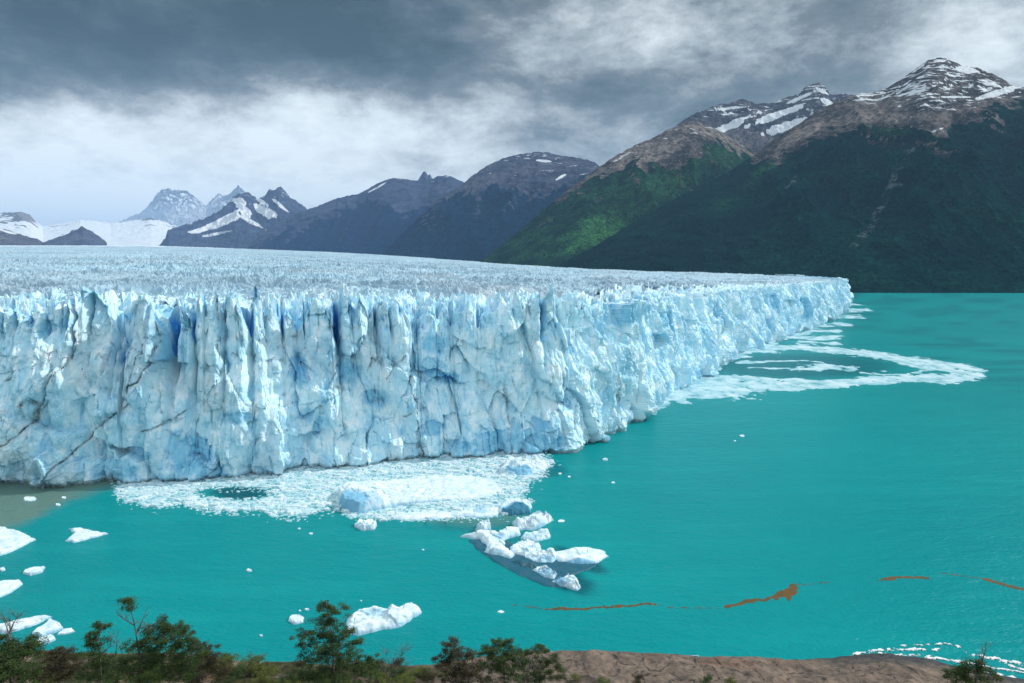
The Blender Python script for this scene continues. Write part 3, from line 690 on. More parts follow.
# fourth
mountain('mountain', [(236, 256), (243, 250), (250, 244), (262, 234), (275, 225), (290, 217), (303, 211), (315, 207), (328, 202), (338, 198), (347, 196), (358, 194), (368, 189), (376, 184), (385, 180), (393, 178), (405, 179), (418, 181), (430, 180), (438, 176), (446, 175.5), (455, 178), (463, 182), (480, 190), (520, 215), (580, 240)],
         [(236, 6900), (400, 6000), (580, 5200)], [(236, 7500), (300, 8300), (400, 8800), (580, 8400)],
         tree=[(236, 246), (262, 243), (290, 228), (315, 221), (340, 212), (360, 203), (385, 207), (405, 212), (430, 207), (460, 204), (580, 230)],
         snow=[(378, 187, 10, 1, -.5, .6)], snowline=[(236, 210), (330, 205), (400, 192), (580, 200)], striae=.35,
         tanp=[(330, 207, 26, 5, -.3, .7), (400, 190, 30, 7, 0, .6), (445, 188, 20, 6, 0, .6), (375, 222, 12, 6, .3, .3)], seed=500, haze_blue=0.85, rows=260, foot_z=60)
mountain('mountain', [(415, 184), (420, 177), (423, 172), (425, 171), (428, 176), (430, 174), (433, 180), (437, 184)], [(415, 10500), (437, 10500)], [(415, 11000), (437, 11000)], seed=550, haze_blue=0.8, rows=80, cols=.5, foot_z=900)
# dark snowy peaks at the head of the valley
mountain('mountain', [(158, 246), (165, 238), (168, 230), (177, 227), (188, 224), (197, 221), (205, 218), (213, 214), (220, 210), (226, 205), (230, 201), (234, 197), (238, 194), (243, 193), (248, 192), (252, 195), (257, 200), (262, 197), (266, 193), (270, 190), (275, 190), (278, 187), (281, 187), (285, 191), (290, 197), (297, 202), (305, 207), (330, 225), (370, 245)],
         [(158, 9300), (370, 9300)], [(158, 10200), (240, 11600), (370, 11600)],
         snow=[(222, 222, 22, 3.5, -.35, 1), (205, 229, 16, 2.5, -.2, .9), (245, 212, 8, 5, .9, 1), (240, 203, 6, 5, .9, .9), (266, 212, 13, 5, .5, 1), (262, 202, 8, 2.5, .6, .9), (235, 200, 5, 3, 0, .8), (252, 222, 20, 2, .5, .8), (280, 205, 10, 2, .7, .7), (230, 215, 18, 2, -.5, .8), (215, 234, 16, 1.5, -.2, .6)],
         snowline=[(158, 212), (370, 214)], striae=.55, seed=600, haze_blue=0.9, rows=220, cols=.5, rough=5.0, foot_z=150, spur=1.4)
# pale far snow peaks
mountain('mountain', [(95, 240), (110, 226), (125, 219), (138, 214), (147, 207), (153, 199), (158, 191), (166, 189), (176, 190), (186, 190), (192, 195), (198, 200), (206, 206), (212, 199), (219, 194), (226, 196), (233, 190), (238, 186), (243, 190), (252, 197), (275, 205), (320, 225)],
         [(95, 33000), (320, 33000)], [(95, 40000), (320, 40000)],
         snow=[(170, 230, 80, 26, 0, .5), (240, 215, 60, 20, 0, .45)], snowline=[(95, 260), (320, 260)], striae=.8, seed=700, haze_blue=0.8, rows=160, cols=.5, rough=4.5, foot_z=500, spur=1.3)
# snow slopes on the left with brown rock showing
mountain('snow_slope', [(-200, 205), (-90, 212), (-40, 216), (0, 213), (12, 212), (22, 212), (30, 215), (36, 221), (42, 226), (52, 225), (65, 223), (80, 220), (95, 221), (110, 223), (130, 221), (150, 218), (165, 222), (185, 230), (200, 236)],
         [(-200, 16000), (200, 16000)], [(-200, 21000), (200, 21000)],
         snow=[(-60, 240, 76, 50, 0, 1), (110, 240, 90, 26, 0, 1), (25, 238, 40, 14, 0, 1)], tanp=[(28, 219, 14, 4, .6, 1)], seed=800, rows=120, cols=.6, rough=1.0, foot_z=200, spur=.5)
mountain('rocky_hill', [(-200, 215), (-90, 222), (-40, 226), (-10, 230), (0, 229), (8, 230), (15, 233), (22, 235), (30, 237), (38, 239), (44, 243)], [(-200, 8900), (44, 8900)], [(-200, 9800), (44, 9500)],
         snow=[(-40, 228, 50, 4, 0, .8), (8, 232, 10, 1.0, .3, .8)], snowline=[(-200, 240), (44, 240)], striae=.5, seed=850, haze_blue=0.3, rows=80, cols=.5, foot_z=170)
mountain('rocky_hill', [(40, 244), (46, 241), (53, 239), (60, 236), (66, 235), (72, 231), (78, 229), (82, 226), (87, 229), (93, 232), (99, 236), (104, 240), (108, 244)], [(40, 8900), (108, 8900)], [(40, 9400), (108, 9400)], tanp=[(70, 238, 20, 3, 0, .4)], seed=870, haze_blue=0.6, rows=80, cols=.4, foot_z=180)

# ------------------------------------------------------------------ foreground hillside
SHORE = [(-400, 640), (-120, 650), (0, 655), (60, 655), (110, 657), (190, 657), (215, 660), (240, 664), (280, 666), (340, 666), (400, 667), (430, 667), (460, 662), (500, 657), (545, 654), (560, 652.5), (600, 653), (650, 655.5), (700, 658.5), (740, 660.5), (790, 661), (830, 658.5), (860, 655), (890, 653), (905, 656), (930, 659), (960, 666), (1000, 674), (1040, 683), (1150, 698), (1400, 735)]
shp, shy = np.array([p[0] for p in SHORE], float), np.array([p[1] for p in SHORE], float)
shx, shY = onz(shp, shy); sh_az = np.arctan2(shx, shY); sh_r = np.hypot(shx, shY)
def hill_z(x, y):
    x = np.asarray(x, float); y = np.asarray(y, float)
    az = np.arctan2(x, y); r = np.hypot(x, y)
    rs = np.interp(az, sh_az, sh_r); rs = np.where(np.abs(az) > 1.2, rs + (np.abs(az) - 1.2) * 60, rs)
    rs = rs + 1.2 * fbm(x / 9, y / 9, 3, 400)
    d = rs - r
    low = np.where(d > 0, np.minimum((1.6 - 1.35 * ss(.36, .48, az)) * (1 - np.exp(-np.clip(d, 0, None) / 1.6)) + .30 * d, 100), d * .5)
    d1 = rs - 86
    z1 = 1.6 + .30 * np.clip(d1, 0, None)
    q = np.clip((86 - r) / 85, 0, 1) ** 1.25
    z = np.where(r > 86, low, z1 + (83.2 - z1) * q)
    rough = 1.5 * fbm(x / 11, y / 11, 4, 410) + .7 * ridged(x / 5, y / 8, 3, 420) - .3
    z = z + rough * ss(0, 7, d) * ss(3, 20, r) * (1 - .55 * ss(.36, .48, az) * ss(14, 4, d))
    return np.maximum(z, -5), d
az = np.concatenate([np.linspace(-math.pi, -.75, 60), np.linspace(-.745, .745, 620), np.linspace(.75, math.pi, 60)])[None, :]
rho = np.concatenate([np.linspace(.3, 100, 90), np.linspace(100.4, 165, 180), np.geomspace(166, 260, 20)])[:, None]
x = rho * np.sin(az); y = rho * np.cos(az)
z, d = hill_z(x, y)
px, py = proj(x, y, z)
vg = ss(470, 400, px + 50 * fbm(x / 12, y / 12, 3, 430)) * ss(.5, 4, d + 3 * fbm(x / 6, y / 6, 3, 431)) * ss(-.15, .12, fbm(x / 9, y / 9, 3, 432) + .12)
vg = np.where(y > 5, np.maximum(vg, .8 * ss(-.1, .3, fbm(x / 14, y / 14, 3, 433)) * ss(36, 60, d)), .9)
wt = ss(1.4, .3, z) * ss(600, 900, px) + ss(11, 4, d + 3.5 * fbm(x / 4, y / 4, 3, 435)) * ss(800, 880, px) * .95
o = grid_obj('hillside', np.stack([x, y, z], -1), M_HILL, {'veg': vg, 'wet': np.clip(wt, 0, 1)}, smooth=True); tag(o, kind='structure')

# ------------------------------------------------------------------ floating ice
def berg(name, poly, hmax, label, cat='iceberg', group=None, res=None, ew=1.0, rough=.5, blue=(), dirt=0, heights=None, sunk=False):
    p = np.array(poly, float); wx, wy = onz(p[:, 0], p[:, 1])
    if 500 < p[:, 0].mean() < 600 and p[:, 1].mean() > 518 and len(poly) < 8:
        wx = wx.mean() + (wx - wx.mean()) * 1.14; wy = wy.mean() + (wy - wy.mean()) * 1.2; rough = min(1.1, rough * 1.3)
    pts = list(zip(wx, wy))
    cx, cy = float(np.mean(wx)), float(np.mean(wy))
    m = 1.2
    ext = max(wx.max() - wx.min(), wy.max() - wy.min())
    res = res or float(np.clip(ext / 90, .07, .3))
    gx = np.arange(wx.min() - m, wx.max() + m, res); gy = np.arange(wy.min() - m, wy.max() + m, res)
    X, Y = np.meshgrid(gx, gy); sdd = polysd(X, Y, pts)
    sc_ = min(ext / 12, 1.5)
    sdd = sdd + .5 * sc_ * fbm(X / (2.2 * sc_), Y / (2.2 * sc_), 3, int(abs(cx) * 7) % 999)
    sd0 = sdd
    hv = np.ones_like(X)
    qx, qy = proj(X, Y, 0 * X)
    if heights:
        num = 0; den = 0
        for a, b, hh in heights:
            w_ = 1 / ((qx - a) ** 2 + ((qy - b) * 2) ** 2 + 4) ** 1.5; num = num + w_ * hh; den = den + w_
        hv = num / den
    n1 = .5 * (ridged(X / (4 * sc_), Y / (4 * sc_), 3, int(abs(cy)) % 99) - .3) + .9 * facets(X / (2.6 * sc_), Y / (3.4 * sc_), int(abs(cy)) % 97, 2.4, .6, .4) - .25 + .35 * facets(X / (.9 * sc_), Y / (1.1 * sc_), 5, 2.4, .6, .4)
    f1, f2, r1, r2, dx, dy = worley(X / (1.8 * sc_) + .3 * n1, Y / (2.6 * sc_), int(abs(cx)) % 77)
    e = np.clip(sd0 / (ew * sc_), 0, 1) ** .6
    z = .95 * hmax * hv * e * (1 - rough * .7 + rough * (n1 + (r1 - .5) * .8)) - ss(.0, -.6, sd0) * .6
    z = np.where(sd0 < 0, np.minimum(z, -.05 + sd0 * .3), np.maximum(z, .06))
    z = np.maximum(z, -.9)
    bl = np.zeros_like(X)
    for a, b, c, d_, mm in blue:
        bl = np.maximum(bl, mm * ss(1.3, .5, ((qx - a) / c) ** 2 + ((qy - b) / d_) ** 2 + .5 * fbm(X / 2, Y / 2, 2, 5)))
    gyy, gxx = np.gradient(z, res)
    bl = np.maximum(bl, .55 * ss(.45 * sc_, 0, sd0) + .25 * ss(.1, .5, fbm(X / (3 * sc_), Y / (3 * sc_), 3, 71)))
    bl = np.maximum(bl, ss(1.2, 3.0, np.hypot(gxx, gyy)) * .25)
    keep = (sd0 > -.8); kf = keep[:-1, :-1] | keep[1:, 1:] | keep[1:, :-1] | keep[:-1, 1:]
    o = grid_obj(name, np.stack([X - cx, Y - cy, z], -1), M_BERG, {'blue': bl, 'dirt': np.full(X.shape, float(dirt)) * ss(-.1, .3, fbm(X / 3, Y / 3, 3, 61))}, keep=kf)
    o.location = (cx, cy, 0)
    tag(o, label, cat, group); return o

berg('iceberg', [(337, 497), (343, 510), (358, 515), (377, 511), (400, 506), (430, 503), (465, 500), (497, 496), (503, 489), (492, 480), (470, 477), (440, 478), (410, 480), (385, 485), (360, 489), (345, 491)], 1.0, 'large flat-topped iceberg with a blue broken side, in the near edge of the brash ice',
     heights=[(345, 505, 4.0), (370, 505, 3.6), (400, 500, 2.2), (440, 492, 1.6), (470, 490, 1.1), (500, 490, .6), (420, 482, 1.5)], ew=.8, rough=.28, blue=[(352, 508, 18, 9, .8), (372, 506, 10, 8, .4)], dirt=.25, res=.22)
berg('iceberg', [(498, 474), (510, 477), (528, 476), (545, 471), (551, 466), (540, 461), (520, 459), (505, 464)], 2.2, 'jagged iceberg at the right end of the brash ice, under the cliff corner', rough=.8, blue=[(520, 474, 16, 3, .8)], dirt=.4)
berg('iceberg', [(498, 513), (512, 516), (530, 514), (532, 507), (520, 503), (507, 503), (500, 508)], 2.4, 'rounded bright blue iceberg on the near right edge of the brash ice', heights=[(505, 510, .7), (520, 510, 1.1), (528, 510, .8)], rough=.2, blue=[(518, 514, 18, 6, .9)])
berg('iceberg', [(452, 516), (475, 518), (497, 517), (503, 510), (485, 508), (462, 511)], 1.0, 'low white iceberg left of the rounded bright blue one', rough=.6, blue=[(480, 513, 8, 3, .5)])
berg('iceberg', [(385, 519), (410, 521), (450, 519), (458, 513), (430, 511), (400, 514)], .8, 'long low white floe just below the large flat-topped iceberg', 'ice floe', rough=.6)
berg('iceberg', [(514, 524), (520, 529), (535, 529), (551, 521), (545, 516), (532, 518)], 2.4, 'white pyramid-shaped iceberg below the rounded bright blue one', rough=.7, dirt=.2)
berg('iceberg', [(475, 531), (484, 532), (491, 530), (490, 523), (483, 524)], 2.2, 'small pointed white iceberg standing over the left end of the curved iceberg', rough=.5)
berg('iceberg', [(459, 537), (480, 540), (487, 548), (483, 553), (495, 556), (510, 559), (516, 556), (508, 548), (504, 542), (510, 538), (521, 535), (519, 530), (500, 532), (480, 534)], 1.5, 'curved white iceberg with a hooked arm, in the middle of the cluster', rough=.7, blue=[(500, 540, 8, 3, .5), (492, 556, 10, 2.5, .5)], dirt=.15)
berg('iceberg', [(522, 539), (535, 541), (549, 538), (547, 531), (535, 533), (525, 535)], .9, 'pale green-white low floe at the upper right of the cluster', 'ice floe', rough=.4, blue=[(535, 539, 14, 4, .3)])
berg('iceberg', [(510, 551), (525, 556), (540, 550), (538, 544), (522, 543), (513, 546)], 1.0, 'knobbly white floe right of the curved iceberg', 'ice floe', rough=.9)
berg('iceberg', [(527, 558), (538, 562), (551, 562), (557, 558), (552, 553), (540, 553), (530, 555)], 1.1, 'small white iceberg touching the left end of the long flat one', rough=.7, blue=[(545, 561, 12, 3, .5)])
berg('iceberg', [(550, 559), (562, 563), (580, 565), (598, 563), (608, 557), (605, 552), (590, 549), (570, 550), (555, 553)], 1.5, 'long flat white iceberg at the right end of the cluster', heights=[(560, 557, .8), (580, 557, 1), (600, 556, .7)], rough=.3, blue=[(580, 565, 30, 2.5, .8)])
berg('iceberg', [(468, 540), (480, 552), (500, 565), (522, 577), (545, 586), (566, 589), (578, 586), (572, 576), (590, 569), (602, 562), (570, 560), (545, 557), (520, 548), (500, 538)], .22, 'low dark blue translucent ice slab awash beneath the white cluster', rough=.9, blue=[(530, 565, 200, 100, .95)], dirt=.5, ew=.3)
berg('iceberg', [(533, 571), (545, 577), (553, 579), (556, 574), (547, 569), (540, 568)], .9, 'dirty blue iceberg fragment below the long flat one', rough=.9, blue=[(545, 575, 12, 5, .6)], dirt=.9)
berg('iceberg', [(553, 582), (562, 586), (576, 590), (579, 587), (575, 580), (568, 578), (560, 581)], 1.2, 'lowest iceberg of the cluster, small and translucent blue with a white arch', rough=.9, blue=[(560, 584, 8, 4, .7)], dirt=.5)
berg('iceberg', [(512, 562), (525, 568), (536, 568), (538, 563), (525, 561)], .5, 'dark blue clear ice fragment between the curved and the flat iceberg', rough=.9, blue=[(525, 565, 30, 10, 1)], dirt=.7)
berg('iceberg', [(354, 527), (362, 531), (375, 530), (377, 525), (370, 521), (358, 524)], 1.8, 'small white iceberg alone in open water below the large flat-topped one', rough=.5, blue=[(366, 530, 10, 2, .3)])
berg('iceberg', [(-14, 550), (0, 556), (12, 552), (24, 546), (35, 540), (30, 537), (20, 532), (8, 530), (-10, 534)], .9, 'broad white floe cut by the left edge, upper one of the two', 'ice floe', rough=.3, ew=.5)
berg('iceberg', [(66, 541), (74, 543), (90, 539), (108, 534), (95, 532), (82, 529), (69, 529), (74, 534)], .7, 'notched white floe shaped like a fishtail, alone below the silty water', 'ice floe', rough=.3, ew=.5)
berg('iceberg', [(23, 574), (30, 576), (42, 573), (45, 568), (35, 569), (25, 571)], .8, 'short white floe between the two broad floes at the left edge', 'ice floe', rough=.2, ew=.5)
berg('iceberg', [(-20, 602), (0, 598), (12, 592), (23, 584), (20, 581), (0, 582), (-20, 584)], .7, 'broad white floe cut by the left edge, lower one of the two', 'ice floe', rough=.2, ew=.5)
berg('iceberg', [(-20, 632), (5, 634), (20, 630), (38, 624), (52, 617), (45, 616), (25, 620), (0, 626), (-20, 628)], .8, 'long dirty white floe behind the bare tree top at the left', 'ice floe', rough=.3, ew=.4, dirt=.7)
berg('iceberg', [(32, 635), (42, 638), (55, 633), (64, 629), (58, 624), (50, 621), (46, 626), (36, 631)], .9, 'wedge-shaped white floe, middle of the three beside the left tree', 'ice floe', rough=.2, ew=.4)
berg('iceberg', [(30, 645), (40, 646), (50, 643), (56, 640), (52, 636), (40, 640)], .7, 'lowest small white floe beside the left tree', 'ice floe', rough=.2, ew=.4)
berg('iceberg', [(57, 635), (64, 635), (75, 632), (72, 629), (64, 630)], .4, 'thin white floe at the tip of the wedge-shaped one', 'ice floe', rough=.2, ew=.4)
berg('iceberg', [(344, 633), (358, 636), (380, 631), (400, 627), (422, 613), (418, 608), (400, 610), (380, 609), (362, 611), (348, 618)], 1.5, 'knobbly bright white iceberg beside the tall dark tree', rough=.8, blue=[(378, 616, 16, 3, .45)])
berg('iceberg', [(288, 621), (294, 625), (303, 623), (304, 618), (297, 616), (290, 617)], .7, 'small rounded white ice chunk left of the tall dark tree', 'ice chunk', rough=.3)
CH_ = [(605, 460, 3.6, .5, 'oblong white ice chunk off the corner of the cliff'), (613, 483, 2.4, .3, 'tiny ice chunk farthest right off the cliff corner'), (560, 474, 2, .3, 'tiny ice chunk right of the jagged iceberg'), (569, 477, 1.8, .3, 'tiny ice chunk second right of the jagged iceberg'),
       (742, 436, 3, .3, 'lone flat ice chunk in the open lake right of the cliff'), (735, 441, 1.5, .2, 'tiny ice chunk below left of the lone flat one'), (249, 571, 3.4, .4, 'lone flat ice chunk in open water mid-left'), (104, 533.5, 2.5, .2, 'ice splinter at the tip of the fishtail floe'), (311, 534, 2.4, .3, 'tiny ice chunk left of the small lone iceberg'),
       (299, 529, 2, .3, 'tiny ice chunk just below the brash ice'), (261, 636, 1.8, .3, 'tiny round ice speck above the shore left of the tall tree'), (307, 610, 2.6, .3, 'ice chip touching the tall tree, right chip'), (300, 611, 1.6, .2, 'ice chip above the small rounded chunk, left chip'), (2, 570, 4, .4, 'small ice chunk at the left edge between the floes'),
       (2, 529, 6, .3, 'thin white ice strip at the left edge above the upper floe'), (30, 499, 8, .3, 'thin ice strip lying in the silty water by the cliff'), (64, 498, 3, .3, 'small ice chunk in the silty water, near the strip'), (58, 505, 3, .3, 'small ice chunk at the rim of the silty water'), (423, 550, 1.6, .2, 'tiny ice speck left of the curved iceberg'),
       (561, 521, 4, .2, 'faint flat ice scrap right of the pyramid-shaped iceberg'), (501, 612, 4, .15, 'pale flat ice scrap below the cluster'), (361, 601, 1.4, .2, 'tiny ice speck above the knobbly iceberg')]
for (a, b, rpx, h, lab) in CH_:
    berg('ice_chunk', [(a + rpx * .9 * math.cos(q) * (.8 + .4 * random.random()), b + rpx * .34 * math.sin(q) * (.7 + .5 * random.random())) for q in np.linspace(0, 6.28, 9)[:-1]], h * 1.1, lab, 'ice chunk', res=.09, rough=.5, ew=.5)

# ---- brash ice below the cliff
def brash():
    gx = np.arange(-178, 36, .3); gy = np.arange(212, 306, .3); X, Y = np.meshgrid(gx, gy); px, py = proj(X, Y, 0 * X)
    w = 7 * fbm(X / 9, Y / 5, 4, 500)
    sd = polysd(px + w, py + w * .45, [(100, 470), (360, 455), (530, 440), (552, 462), (545, 473), (530, 484), (524, 497), (532, 505), (508, 514), (455, 519), (400, 521), (352, 518), (340, 508), (320, 510), (296, 518), (262, 512), (228, 513), (200, 509), (180, 504), (150, 507), (125, 501), (113, 492), (120, 484)])
    f1, f2, r1, r2, dx, dy = worley(X / 2.6 + .4 * fbm(X / 3, Y / 3, 2, 7), Y / 1.6, 60)
    g1, g2, q1, q2, _, _ = worley(X / .95, Y / .8, 64)
    dens = ss(-6, 5, sd) + .5 * fbm(X / 10, Y / 4, 4, 505) * ss(-13, -3, sd) - .85 * ss(1.6, .4, ((px + w - 236) / 40) ** 2 + ((py - 493) / 7) ** 2)
    bigf = (r1 < dens * .75 - .12) & (dens > .4)
    smf = (q1 < dens * .82)
    bigf &= (fbm(X / 14, Y / 5, 3, 511) > -.25)
    h1 = np.where(bigf, (.25 + .5 * r2) * ss(.02, .14, f2 - f1), 0)
    h2 = np.where(smf, (.10 + .22 * q2) * ss(.02, .2, g2 - g1), 0)
    z = np.maximum(h1, h2); tone = np.where(h1 > h2, .55 + .45 * r2, .25 + .6 * q2) + .15 * fbm(X / 7, Y / 3, 3, 508)
    smf &= (fbm(X / 5, Y / 2, 3, 512) > -.08)
    slush = dens > .7
    z = np.where(z > .04, z, np.where(slush, .03, -.15)); tone = np.where((z <= .04), .12, tone)
    keep = (z > 0); kf = keep[:-1, :-1] | keep[1:, 1:] | keep[1:, :-1] | keep[:-1, 1:]
    o = grid_obj('brash_ice', np.stack([X, Y, z], -1), M_BRASH, {'tone': np.clip(tone, 0, 1)}, keep=kf)
    tag(o, 'carpet of broken white brash ice floating at the foot of the cliff', 'brash ice', kind='stuff')
brash()
def ring():
    gx = np.arange(60, 640, .9); gy = np.arange(330, 1500, 1.1)
    X, Y = np.meshgrid(gx, gy); px, py = proj(X, Y, 0 * X)
    w = fbm(X / 28, Y / 28, 4, 520); wx = px + 10 * w; wy = py + 3.5 * w
    def band(pts, w_): return 1 - segdist((wx) * .3, wy, [(a * .3, b) for a, b in pts]) / w_
    m = band([(640, 404), (690, 392), (740, 388)], 7)
    m = np.maximum(m, 1 - segdist(wx * .3, wy, [(655 * .3, 398), (700 * .3, 388), (740 * .3, 388)]) / 10)
    m = np.maximum(m, polysd(wx * .3, wy, [(a * .3, b) for a, b in [(650, 404), (668, 390), (700, 372), (720, 366), (708, 375), (735, 376), (775, 378), (820, 380), (870, 381), (880, 380), (860, 386), (820, 389), (780, 390), (740, 395), (700, 399), (680, 401)]]) / 2 + .25)
    m = np.maximum(m, band([(730, 356), (760, 349), (800, 347.5), (840, 351), (870, 354), (900, 359), (930, 363), (960, 367)], 3.0) + .15)
    m = np.maximum(m, band([(700, 372), (722, 360), (745, 350), (770, 346)], 3))
    m = np.maximum(m, band([(870, 381), (900, 378), (940, 377.5), (965, 378.5)], 3.2) + .2)
    m = np.maximum(m, band([(930, 366), (955, 367.5), (968, 371), (972, 375), (962, 378), (945, 379)], 4.0) + .2)
    m = np.maximum(m, (band([(800, 369), (825, 366), (850, 368)], 3.2) - .25) + .5 * fbm(X / 8, Y / 14, 3, 525))
    m = np.maximum(m, band([(735, 362), (780, 361), (820, 362)], .9) - .1 + .6 * fbm(X / 20, Y / 6, 3, 527))
    m = np.maximum(m, band([(750, 368), (790, 369)], .8) - .1 + .6 * fbm(X / 20, Y / 6, 3, 529))
    m = np.maximum(m, band([(880, 358), (930, 370), (900, 374), (860, 373)], 1.2) - .2 + .6 * fbm(X / 12, Y / 6, 3, 528))
    for pts, w_ in [([(770, 342), (800, 334), (822, 331), (836, 331)], 1.6), ([(785, 337), (815, 338), (838, 337)], 1.6), ([(810, 327), (835, 324), (846, 325)], 1.4), ([(832, 318), (848, 316), (860, 316.5)], 1.2), ([(842, 311), (856, 310), (868, 310)], 1.0), ([(846, 304), (858, 304.5), (872, 304)], .8), ([(800, 342), (836, 343)], 1.2)]:
        m = np.maximum(m, band(pts, w_) + .1 + .3 * fbm(X / 30, Y / 15, 3, 530))
    m = np.minimum(m, .5)
    g1, g2, q1, q2, _, _ = worley(X / 3.2, Y / 3.2, 94)
    det = .95 * fbm(X / 9, Y / 22, 5, 533, .68) + .45 * (q1 - .5)
    v = m + det
    z = np.clip((v - .1) * .8, -.3, .28) + .08 * (q2 - .5)
    tone = .30 + .35 * ss(0, .9, v) + .5 * fbm(X / 12, Y / 16, 3, 534)
    keep = z > -.05; kf = keep[:-1, :-1] | keep[1:, 1:] | keep[1:, :-1] | keep[:-1, 1:]
    o = grid_obj('brash_ice', np.stack([X, Y, np.where(keep, z, -.3)], -1), M_BRASH, {'tone': np.clip(tone, 0, 1)}, keep=kf)
    tag(o, 'looping belt of white brash ice drifting out from the long right side of the cliff', 'brash ice', kind='stuff')
ring()

def streaks(name, groups, mat, label, cat, seed, res=.16, zt=.03, thr=.25):
    P = [p for g in groups for p in g[0]]; a = np.array(P, float); wx, wy = onz(a[:, 0], a[:, 1])
    gx = np.arange(wx.min() - 3, wx.max() + 3, res); gy = np.arange(wy.min() - 3, wy.max() + 3, res)
    X, Y = np.meshgrid(gx, gy); px, py = proj(X, Y, 0 * X)
    w = fbm(X / 5, Y / 3, 4, seed); v = np.full(X.shape, -1.)
    for pts, w_, br in groups:
        v = np.maximum(v, 1 - segdist(px + 5 * w, py + 1.6 * w, pts) / w_ - br * (.5 + 1.5 * fbm(X / 1.8, Y / 1.0, 4, seed + 3, .65)))
    z = np.clip(v - thr, -.04, zt)
    keep = z > -.03; kf = keep[:-1, :-1] & keep[1:, 1:] & keep[1:, :-1] & keep[:-1, 1:]
    o = grid_obj(name, np.stack([X, Y, z], -1), mat, keep=kf)
    tag(o, label, cat, kind='stuff')
streaks('algae_scum', [([(545, 609), (580, 609), (610, 607), (655, 604)], 2.2, .5), ([(655, 604), (672, 608), (720, 608)], 1.2, .9), ([(727, 607), (750, 601), (770, 598), (778, 595)], 3.0, .45), ([(776, 597), (786, 593), (795, 587), (789, 597)], 5.4, .3), ([(797, 586), (830, 582)], 1.4, .7), ([(878, 580), (905, 577), (928, 578)], 2.6, .5), ([(985, 579), (1012, 587), (1030, 590)], 2.6, .4), ([(940, 573), (985, 579)], 1.0, .9), ([(505, 604), (545, 609)], 1.2, 1.0)],
        M_ALGAE, 'thin rusty brown scum line drifting on the turquoise water near the rocky shore', 'scum', 600, res=.14)
streaks('surf_foam', [([(850, 655), (880, 650), (910, 650), (940, 650)], 3.0, .9), ([(880, 654), (905, 656), (935, 657)], 3.0, .8), ([(930, 658), (960, 662), (985, 666)], 3.4, .9), ([(965, 653), (990, 658), (1010, 662), (1040, 668)], 3.4, .85), ([(960, 668), (985, 673), (1015, 678)], 3.2, .9), ([(1000, 662), (1040, 676)], 3, .9), ([(900, 646), (945, 644), (960, 647)], 1.6, 1.0), ([(985, 667), (1030, 674)], 2.0, .8), ([(545, 653), (560, 652)], .8, .4), ([(640, 654), (700, 657)], .6, .8)],
        M_FOAM, 'white surf foam breaking on the dark wet rocks at the right of the shore', 'foam', 620, res=.10, zt=.25, thr=.28)

# ------------------------------------------------------------------ trees
def tube(V, Fc, pts, radii, n=6):
    base = len(V); prev = None
    for i, (p, r) in enumerate(zip(pts, radii)):
        p = Vector(p); dirn = (Vector(pts[min(i + 1, len(pts) - 1)]) - Vector(pts[max(i - 1, 0)])).normalized()
        a = dirn.cross(Vector((0.3, 1, 0.1))).normalized(); b = dirn.cross(a)
        for k in range(n):
            th = 2 * math.pi * k / n; V.append(p + a * math.cos(th) * r + b * math.sin(th) * r)
    for i in range(len(pts) - 1):
        for k in range(n):
            a0 = base + i * n + k; a1 = base + i * n + (k + 1) % n
            Fc.append((a0, a1, a1 + n, a0 + n))
    V.append(Vector(pts[-1])); 
    for k in range(n): Fc.append((base + (len(pts) - 1) * n + k, base + (len(pts) - 1) * n + (k + 1) % n, len(V) - 1))

def wiggle(p0, p1, n, amp, rnd):
    p0 = Vector(p0); p1 = Vector(p1); L = (p1 - p0).length
    out = []
    for i in range(n + 1):
        t = i / n; off = Vector((rnd.uniform(-1, 1), rnd.uniform(-1, 1), rnd.uniform(-.6, 1))) * amp * L * math.sin(math.pi * t)
        out.append(p0.lerp(p1, t) + off)
    return out

def leaves(V, Fc, c, rx, rz, n, size, rnd, ry=None, droop=.15):
    ry = ry or rx
    for _ in range(n):
        while True:
            a, b, d = rnd.uniform(-1, 1), rnd.uniform(-1, 1), rnd.uniform(-1, 1)
            if a * a + b * b + d * d < 1: break
        # foliage gathers into flat sprays on the pad
        p = Vector((c[0] + a * rx, c[1] + b * ry, c[2] + d * rz - droop * rx * (a * a + b * b)))
        for q in range(3):
            s = size * rnd.uniform(.6, 1.3)
            u = Vector((rnd.uniform(-1, 1), rnd.uniform(-1, 1), rnd.uniform(-.45, .45))).normalized()
            v = u.cross(Vector((rnd.uniform(-.6, .6), rnd.uniform(-.6, .6), 1))).normalized()
            o = p + Vector((rnd.uniform(-1, 1), rnd.uniform(-1, 1), rnd.uniform(-.6, .6))) * size * 1.6
            i = len(V); V += [o - u * s * .5, o + v * s * .28, o + u * s * .6, o - v * s * .28]; Fc.append((i, i + 1, i + 2, i + 3))

